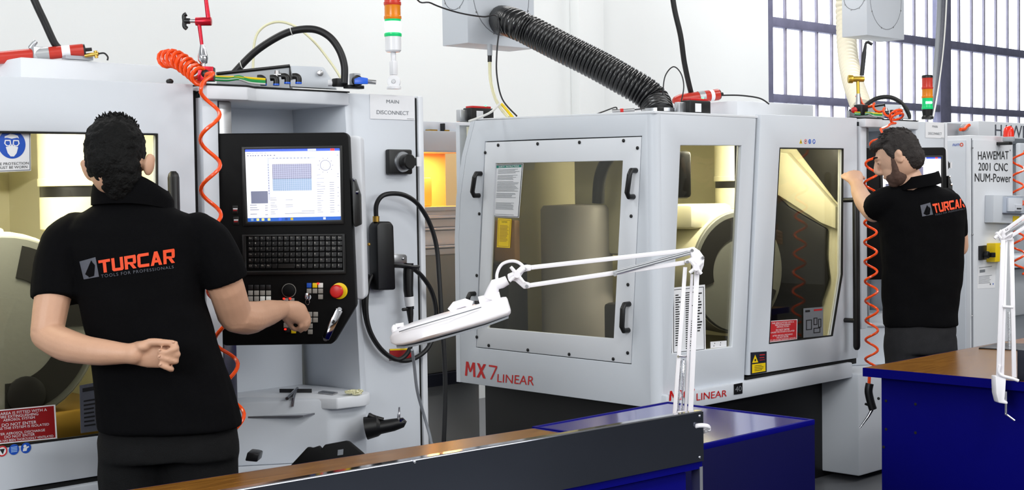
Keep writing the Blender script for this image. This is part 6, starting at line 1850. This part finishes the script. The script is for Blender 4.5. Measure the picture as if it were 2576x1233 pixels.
# right arm reaching to the console
limb(sk, [A(515, 615, 4.06), A(560, 700, 4.06), A(590, 792, 4.14)], [0.04, 0.053, 0.051])
limb(sk, [A(592, 795, 4.14), A(625, 800, 4.20), A(665, 790, 4.30), A(708, 778, 4.42)], [0.050, 0.050, 0.042, 0.029])
hnd = [(702, 779, 4.41, .026, .022), (722, 780, 4.435, .031, .022), (742, 784, 4.46, .036, .020), (758, 791, 4.48, .035, .018), (766, 796, 4.487, .028, .014)]
dirh = (A(766, 800, 4.487) - A(702, 779, 4.41)).normalized()
upv = (UP - dirh * UP.dot(dirh)).normalized(); sdv = dirh.cross(upv)
sk.loft([[A(x, y, d_) + upv * math.sin(t) * hv + sdv * math.cos(t) * hd_ for t in [2 * math.pi * i / 16 for i in range(16)]] for x, y, d_, hv, hd_ in hnd])
for (a1, b1, c1), (a2, b2, c2), (a3, b3, c3), r0 in (((764, 780, 4.49), (776, 800, 4.505), (774, 818, 4.515), .0095), ((768, 790, 4.485), (776, 810, 4.495), (768, 828, 4.505), .0100),
                                         ((762, 800, 4.478), (768, 818, 4.485), (756, 832, 4.495), .0098), ((752, 806, 4.47), (755, 822, 4.475), (742, 830, 4.485), .0085)):
    finger(sk, [A(742 + (a1 - 760) * .3, b1 - 4, c1 - .02), A(a1, b1, c1), A(a2, b2, c2), A(a3, b3, c3)], r0, r0 * 0.85)
finger(sk, [A(716, 798, 4.43), A(726, 812, 4.46), A(736, 826, 4.49)], 0.012, 0.008)
body1 = ob('body', remeshed(sk, 0.0045, 3, 0.5), 'skin', man1, smooth=True, label='skin of head, arms and hands', ang=180)
# finger nails on the hand behind the back
for x, y in ((401, 881), (400, 896.5), (403, 917), (436, 861)):
    c = A(x, y, DPm - .047 if x < 420 else DPm - .031)
    ob('finger_nail', MB().sphere(c, (0.0035, 0.0035, 0.0028), 8, 6), 'skin2', body1, smooth=True)
# polo shirt
sh = MB()
tor = [(330, 497, 62, .072), (334, 520, 105, .088), (340, 545, 150, .105), (344, 575, 178, .120), (347, 620, 178, .130), (352, 680, 164, .134), (358, 760, 154, .132), (372, 810, 157, .130), (388, 870, 160, .128), (406, 950, 169, .128), (418, 1010, 175, .130), (426, 1066, 180, .134), (427, 1078, 178, .132)]
sh.loft([ring(A(x, y, 4.055 - 0.0 * i), hw * px1, hd, 0.0) for i, (x, y, hw, hd) in enumerate(tor)])
limb(sh, [A(195, 588, 4.045), A(165, 620, 4.035), A(149, 690, 4.02), A(143, 754, 4.0)], [0.064, 0.071, 0.073, 0.073], endcap=False)
limb(sh, [A(500, 585, 4.045), A(527, 610, 4.045), A(550, 660, 4.05), A(567, 708, 4.065)], [0.062, 0.066, 0.066, 0.066], endcap=False)
# trim the rounded sleeve ends to a clean hem by flattening: cut below the hem planes after remesh
sm_ = remeshed(sh, 0.006, 4, 0.5, creases(7.0, 0.006))


def hem(g, c, n_):
    """pull everything past a hem plane back onto it"""
    n_ = V(n_).normalized()
    for i, p in enumerate(g.v):
        d_ = (p - c).dot(n_)
        if 0 < d_ < 0.12 and (p - n_ * d_ - c).length < 0.1:
            g.v[i] = p - n_ * d_


shirt1 = ob('polo_shirt', sm_, 'shirt', man1, smooth=True, label='black polo shirt with orange TURCAR print', ang=180)
bvh = BVHTree.FromPolygons([tuple(p) for p in sm_.v], sm_.f)
# collar standing up at the nape
cr = []
for lift, hw, hd, cyy in ((0.0, 98, .092, 510), (0.02, 98, .094, 482), (0.045, 94, .092, 455), (0.06, 86, .086, 434)):
    rg = []
    for i in range(32):
        t = 2 * math.pi * i / 32
        x = math.cos(t); s_ = math.sin(t)
        droop = 14 * (x ** 2) + (34 * max(0, x) ** 2 if lift > 0.03 else 18 * max(0, x) ** 2) + 40 * max(0, s_)
        rg.append(A(330 + x * hw * 1.05 + 4, cyy + droop * (0.5 + lift * 8), 4.04) + HF * s_ * hd)
    cr.append(rg)
inner = [[p.lerp(sum(r_, V((0, 0, 0))) / len(r_), 0.07) for p in r_] for r_ in reversed(cr)]
ob('collar', MB().loft(cr + inner, caps=False), 'shirt', shirt1, smooth=True, label='black collar', ang=180)
logo_on(bvh, 'TURCAR', [(250, 688), (441, 661), (440, 625), (246, 656)], 'orangel', shirt1, 'printed_lettering')
print_on(bvh, 'TOOLS FOR PROFESSIONALS', [(256, 699), (437, 675), (436, 668), (255, 691)], 'greyt', shirt1, 'printed_tagline', spacing=1.2)
pt = patch_on(bvh, [(212, 703), (250, 696), (241, 647), (201, 658)], 'greyt', shirt1, 'printed_emblem')
for poly in ([(216, 690), (228, 698), (236, 664), (231, 655)], [(224, 698), (238, 694), (240, 668), (236, 662)]):
    patch_on(bvh, poly, 'shirt', pt, 'emblem_blade', 0.0032, 5)
# trousers, shoes
trm = MB()
trm.loft([ring(A(427, y, 4.07), hw * px1, hd) for y, hw, hd in ((1052, 168, .118), (1080, 172, .125), (1120, 178, .130), (1150, 178, .128))])
for hp_, dx in ((hipL, -0.02), (hipR, 0.03)):
    kn = V((hp_.x, hp_.y, 0.48)) + HR * dx; an_ = V((hp_.x, hp_.y, 0.07)) + HR * dx * 1.3
    limb(trm, [hp_, kn, an_], [0.112, 0.092, 0.085])
ob('trousers', remeshed(trm, 0.010, 5, 0.5, creases(6.0, 0.007)), 'trouser', man1, smooth=True, label='dark trousers', ang=180)
for hp_, dx in ((hipL, -0.02), (hipR, 0.03)):
    m_ = MB(); shoe(m_, V((hp_.x, hp_.y, 0)) + HR * dx * 1.3 - HF * 0.06, HF + HR * dx * 3)
    ob('shoe', m_, 'black', man1, smooth=True, ang=60)
# hair
hm = MB()
hm.sphere(hcn + RH @ V((0, -0.008, 0.026)), (0.0845, 0.102, 0.098), 28, 20, RH)
hm.sphere(hcn + RH @ V((0, -0.03, -0.02)), (0.074, 0.078, 0.07), 24, 16, RH)
limb(hm, [A(295, 420, 3.965), A(300, 445, 3.97), A(305, 468, 3.98)], [0.068, 0.062, 0.054], flat=1.0)


def tufts1(rn_):
    for k in range(190):
        th = rn_.uniform(0, 0.75) ** 0.8; ph = rn_.uniform(0, 2 * math.pi)
        d = RH @ V((math.sin(th) * math.cos(ph), math.sin(th) * math.sin(ph), math.cos(th)))
        b = hcn + RH @ V((0.0845 * math.sin(th) * math.cos(ph), -0.008 + 0.102 * math.sin(th) * math.sin(ph), 0.026 + 0.098 * math.cos(th)))
        yield b, (d + V((rn_.uniform(-.5, .5), rn_.uniform(-.5, .5), rn_.uniform(0, .4)))).normalized(), rn_.uniform(0.004, 0.012), 0.0032


hairdo(hm, 0.005, 0.005, tufts1, 'hair', man1, 'short black tousled hair', 4, -HR * 0.3)

# ---------------------------------------------------------------- far man, turned towards the machine door
B = lambda x, y, d=6.5: at(x, y, d)
man2 = thing('person', 'man with greying hair in black polo shirt reaching for the centre machine door handle', 'person', V((B(2315, 800).x, B(2315, 800).y, 0)))
px2 = 6.5 / FL
sk = MB()
hcn = B(2259, 391, 6.5)
fd = (-HR * 0.84 + HF * 0.30 - UP * 0.48).normalized()     # where the face looks
lt = UP.cross(fd).normalized(); hu = fd.cross(lt).normalized()
RH2 = Matrix((lt, fd, hu)).transposed()
H2 = lambda x, y, z: hcn + RH2 @ V((x, y, z))
sk.sphere(hcn, (0.076, 0.098, 0.108), 28, 20, RH2)
sk.sphere(H2(0, 0.045, -0.055), (0.056, 0.056, 0.07), 20, 14, RH2)
sk.sphere(H2(0, 0.07, -0.098), (0.03, 0.028, 0.024), 14, 10, RH2)
limb(sk, [H2(0, 0.094, 0.024), H2(0, 0.118, -0.018), H2(0, 0.106, -0.034)], [0.010, 0.0155, 0.012], 10, 3)
limb(sk, [H2(-0.04, 0.082, 0.03), H2(0, 0.094, 0.034), H2(0.04, 0.082, 0.03)], [0.010, 0.012, 0.010], 10, 3)
limb(sk, [H2(-0.024, 0.09, -0.064), H2(0, 0.1, -0.062), H2(0.024, 0.09, -0.064)], [0.006, 0.0095, 0.006], 8, 3)
for s_ in (-1, 1):
    sk.sphere(H2(s_ * 0.031, 0.085, 0.008), (0.014, 0.010, 0.010), 10, 8, RH2)
    sk.sphere(H2(s_ * 0.078, -0.004, -0.012), (0.008, 0.018, 0.03), 14, 10, RH2)
    sk.sphere(H2(s_ * 0.083, -0.014, 0.002), (0.008, 0.014, 0.02), 12, 8, RH2)
limb(sk, [B(2268, 425, 6.52), B(2288, 455, 6.53), B(2300, 500, 6.54)], [0.06, 0.062, 0.075])
sk.loft([ring(B(x, y, 6.55), hw * px2, hd) for x, y, hw, hd in ((2305, 480, 40, .07), (2312, 510, 85, .09), (2318, 600, 82, .09), (2318, 700, 74, .09), (2314, 800, 72, .09), (2314, 850, 74, .09))])
hipL, hipR = B(2278, 850, 6.56), B(2352, 850, 6.60)
for hp_, dx in ((hipL, -0.01), (hipR, 0.02)):
    kn = V((hp_.x, hp_.y, 0.48)) + HR * dx; an_ = V((hp_.x, hp_.y, 0.08)) + HR * dx
    limb(sk, [hp_, kn, an_], [0.085, 0.055, 0.036])
# left arm up to the door handle
HX = V((MX2 + 1.507, YF - 0.078, 0))
grip = onY(2146, 446, YF - 0.078)
limb(sk, [B(2250, 508, 6.56), B(2218, 522, 6.61), B(2196, 532, 6.68)], [0.035, 0.048, 0.047])
limb(sk, [B(2198, 534, 6.68), B(2178, 512, 6.78), B(2164, 488, 6.88), B(2155, 464, 6.97)], [0.049, 0.047, 0.041, 0.031])
wr = B(2155, 464, 6.97)
gd = (B(2143, 424, 7.05) - wr).normalized()
gs = gd.cross(FWD).normalized()
gn = gs.cross(gd).normalized()
sk.loft([[wr + gd * t + gs * (hv * math.cos(a)) + gn * (hd_ * math.sin(a)) for a in [2 * math.pi * i / 16 for i in range(16)]] for t, hv, hd_ in ((-0.01, .028, .025), (0.02, .036, .028), (0.045, .043, .030), (0.065, .044, .030), (0.08, .040, .025))])
hdl = V((MX2 + 1.507, YF - 0.078, 0))
for k, off in enumerate((-0.030, -0.010, 0.011, 0.030)):
    kn0 = wr + gd * (0.076 - 0.005 * abs(k - 1)) + gs * off * 1.1
    k1 = kn0 + gd * 0.014 + FWD * 0.030
    k2 = kn0 - gd * 0.006 + FWD * 0.056 + HR * 0.012
    k3 = kn0 - gd * 0.026 + FWD * 0.050 + HR * 0.026
    finger(sk, [kn0 - gd * 0.02, kn0, k1, k2, k3], 0.0108 if k < 3 else 0.0095, 0.0085)
finger(sk, [wr + gd * 0.03 + gs * 0.028, wr + gd * 0.058 + gs * 0.05 + FWD * 0.016, wr + gd * 0.07 + gs * 0.045 + FWD * 0.04], 0.0125, 0.0090)
# right arm in front of the body
limb(sk, [B(2385, 510, 6.62), B(2406, 570, 6.65), B(2412, 622, 6.70)], [0.035, 0.046, 0.045])
limb(sk, [B(2412, 622, 6.70), B(2385, 612, 6.84), B(2345, 600, 6.94)], [0.044, 0.041, 0.028])
rw = B(2345, 600, 6.94)
sk.loft([[rw - HR * t + UP * (hv * math.cos(a)) + HF * (hd_ * math.sin(a)) for a in [2 * math.pi * i / 14 for i in range(14)]] for t, hv, hd_ in ((-0.005, .026, .02), (0.03, .036, .018), (0.08, .038, .015), (0.095, .032, .012))])
for k in range(4):
    z_ = 0.028 - k * 0.019
    finger(sk, [rw - HR * 0.08 + UP * z_, rw - HR * (0.115) + UP * z_, rw - HR * 0.14 + UP * (z_ - 0.006) + HF * 0.01], 0.0095, 0.008)
finger(sk, [rw - HR * 0.02 + UP * 0.03, rw - HR * 0.05 + UP * 0.055, rw - HR * 0.075 + UP * 0.06], 0.011, 0.008)
body2 = ob('body', remeshed(sk, 0.0045, 3, 0.5), 'skin2', man2, smooth=True, label='skin of face, neck and arms', ang=180)
for s_ in (-1, 1):
    ob('eye', MB().sphere(H2(s_ * 0.031, 0.0925, 0.008), (0.008, 0.004, 0.003), 10, 6, RH2), 'ink', body2, smooth=True)
    eb = MB(); limb(eb, [H2(s_ * 0.05, 0.083, 0.034), H2(s_ * 0.032, 0.097, 0.04), H2(s_ * 0.012, 0.102, 0.034)], [0.003, 0.0045, 0.0035], 8, 3)
    ob('eyebrow', eb, 'hair', body2, smooth=True)
# beard stubble as a thin skin over jaw and chin
bd = MB()
bd.sphere(H2(0, 0.046, -0.072), (0.0572, 0.055, 0.056), 20, 14, RH2)
bd.sphere(H2(0, 0.073, -0.1), (0.032, 0.029, 0.026), 14, 10, RH2)
for s_ in (-1, 1):
    limb(bd, [H2(s_ * 0.066, 0.022, -0.005), H2(s_ * 0.058, 0.036, -0.05), H2(s_ * 0.04, 0.05, -0.085)], [0.012, 0.016, 0.02], 10, 3)
bg = remeshed(bd, 0.004, 3, 0.5, lambda p: 0.0012 * mnoise.noise(p * 150))
ob('beard', bg, 'beard', man2, smooth=True, label='short dark beard', ang=180)
# hair
hm = MB()
hm.sphere(H2(0, -0.018, 0.022), (0.0815, 0.094, 0.102), 28, 20, RH2)
hm.sphere(H2(0, -0.05, -0.03), (0.070, 0.060, 0.07), 20, 14, RH2)
hm.sphere(H2(0, 0.05, 0.082), (0.055, 0.05, 0.03), 18, 12, RH2)
for s_ in (-1, 1):
    limb(hm, [H2(s_ * 0.068, 0.02, 0.05), H2(s_ * 0.074, 0.018, 0.015), H2(s_ * 0.072, 0.016, -0.012)], [0.02, 0.013, 0.006], 10, 3)


def tufts2(rn_):
    for k in range(170):
        th = rn_.uniform(0, 1.1); ph = rn_.uniform(0, 2 * math.pi)
        l_ = V((math.sin(th) * math.cos(ph), math.sin(th) * math.sin(ph), math.cos(th)))
        b = H2(0.0815 * l_.x, -0.018 + 0.094 * l_.y, 0.022 + 0.102 * l_.z)
        yield b, ((RH2 @ l_) * 0.5 + fd * 0.8 + V((rn_.uniform(-.3, .3), rn_.uniform(-.3, .3), rn_.uniform(0, .3)))).normalized(), rn_.uniform(0.008, 0.018), 0.0032


hairdo(hm, 0.005, 0.004, tufts2, 'hair2', man2, 'short greying brown hair', 9, fd * 0.3)
# polo shirt
sh = MB()
tor = [(2302, 462, 40, .078), (2308, 474, 68, .092), (2312, 492, 95, .110), (2316, 520, 108, .126), (2319, 560, 107, .134), (2320, 610, 103, .134), (2320, 680, 99, .130), (2317, 740, 96, .128), (2315, 800, 94, .130), (2315, 818, 93, .128)]
sh.loft([ring(B(x, y, 6.56), hw * px2, hd, -0.15) for x, y, hw, hd in tor])
limb(sh, [B(2255, 500, 6.54), B(2230, 510, 6.56), B(2203, 524, 6.64)], [0.07, 0.071, 0.066], endcap=False)
limb(sh, [B(2380, 500, 6.58), B(2397, 530, 6.60), B(2402, 592, 6.64)], [0.055, 0.062, 0.058], endcap=False)
g2m = remeshed(sh, 0.007, 4, 0.5, creases(7.0, 0.008))
shirt2 = ob('polo_shirt', g2m, 'shirt', man2, smooth=True, label='black polo shirt with orange print across the shoulder', ang=180)
bvh = BVHTree.FromPolygons([tuple(p) for p in g2m.v], g2m.f)
cr = []
for lift, hw, hd, cyy in ((0.0, 56, .092, 470), (0.02, 54, .09, 458), (0.04, 50, .086, 446), (0.05, 48, .082, 440)):
    rg = []
    for i in range(32):
        t = 2 * math.pi * i / 32
        x = math.cos(t); s_ = math.sin(t)
        rg.append(B(2312 + x * hw, cyy - x * 10 + 10 * max(0, s_), 6.53) + HF * s_ * hd)
    cr.append(rg)
inner = [[p.lerp(sum(r_, V((0, 0, 0))) / len(r_), 0.08) for p in r_] for r_ in reversed(cr)]
ob('collar', MB().loft(cr + inner, caps=False), 'shirt', shirt2, smooth=True, label='black collar', ang=180)
logo_on(bvh, 'TURCAR', [(2350, 537), (2427, 521), (2426, 499), (2344, 514)], 'orangel', shirt2, 'printed_lettering')
print_on(bvh, 'TOOLS FOR PROFESSIONALS', [(2352, 543), (2426, 527), (2426, 523), (2352, 539)], 'greyt', shirt2, 'printed_tagline', spacing=1.2)
pt = patch_on(bvh, [(2320, 545), (2347, 540), (2340, 510), (2315, 517)], 'greyt', shirt2, 'printed_emblem')
for poly in ([(2323, 538), (2331, 542), (2336, 522), (2332, 516)], [(2331, 542), (2339, 539), (2340, 525), (2337, 520)]):
    patch_on(bvh, poly, 'shirt', pt, 'emblem_blade', 0.0032, 5)
trm = MB()
trm.loft([ring(B(2315, y, 6.56), hw * px2, hd, -0.15) for y, hw, hd in ((800, 88, .118), (830, 88, .122), (860, 86, .122), (885, 84, .12))])
for hp_, dx in ((hipL, -0.01), (hipR, 0.02)):
    kn = V((hp_.x, hp_.y, 0.48)) + HR * dx; an_ = V((hp_.x, hp_.y, 0.07)) + HR * dx
    limb(trm, [hp_, kn, an_], [0.10, 0.082, 0.075])
ob('trousers', remeshed(trm, 0.010, 5, 0.5, creases(7.0, 0.007)), 'trouser2', man2, smooth=True, label='charcoal trousers', ang=180)
for hp_, dx in ((hipL, -0.01), (hipR, 0.02)):
    m_ = MB(); shoe(m_, V((hp_.x, hp_.y, 0)) + HR * dx - HF * 0.06, HF - HR * 0.4)
    ob('shoe', m_, 'black', man2, smooth=True, ang=60)
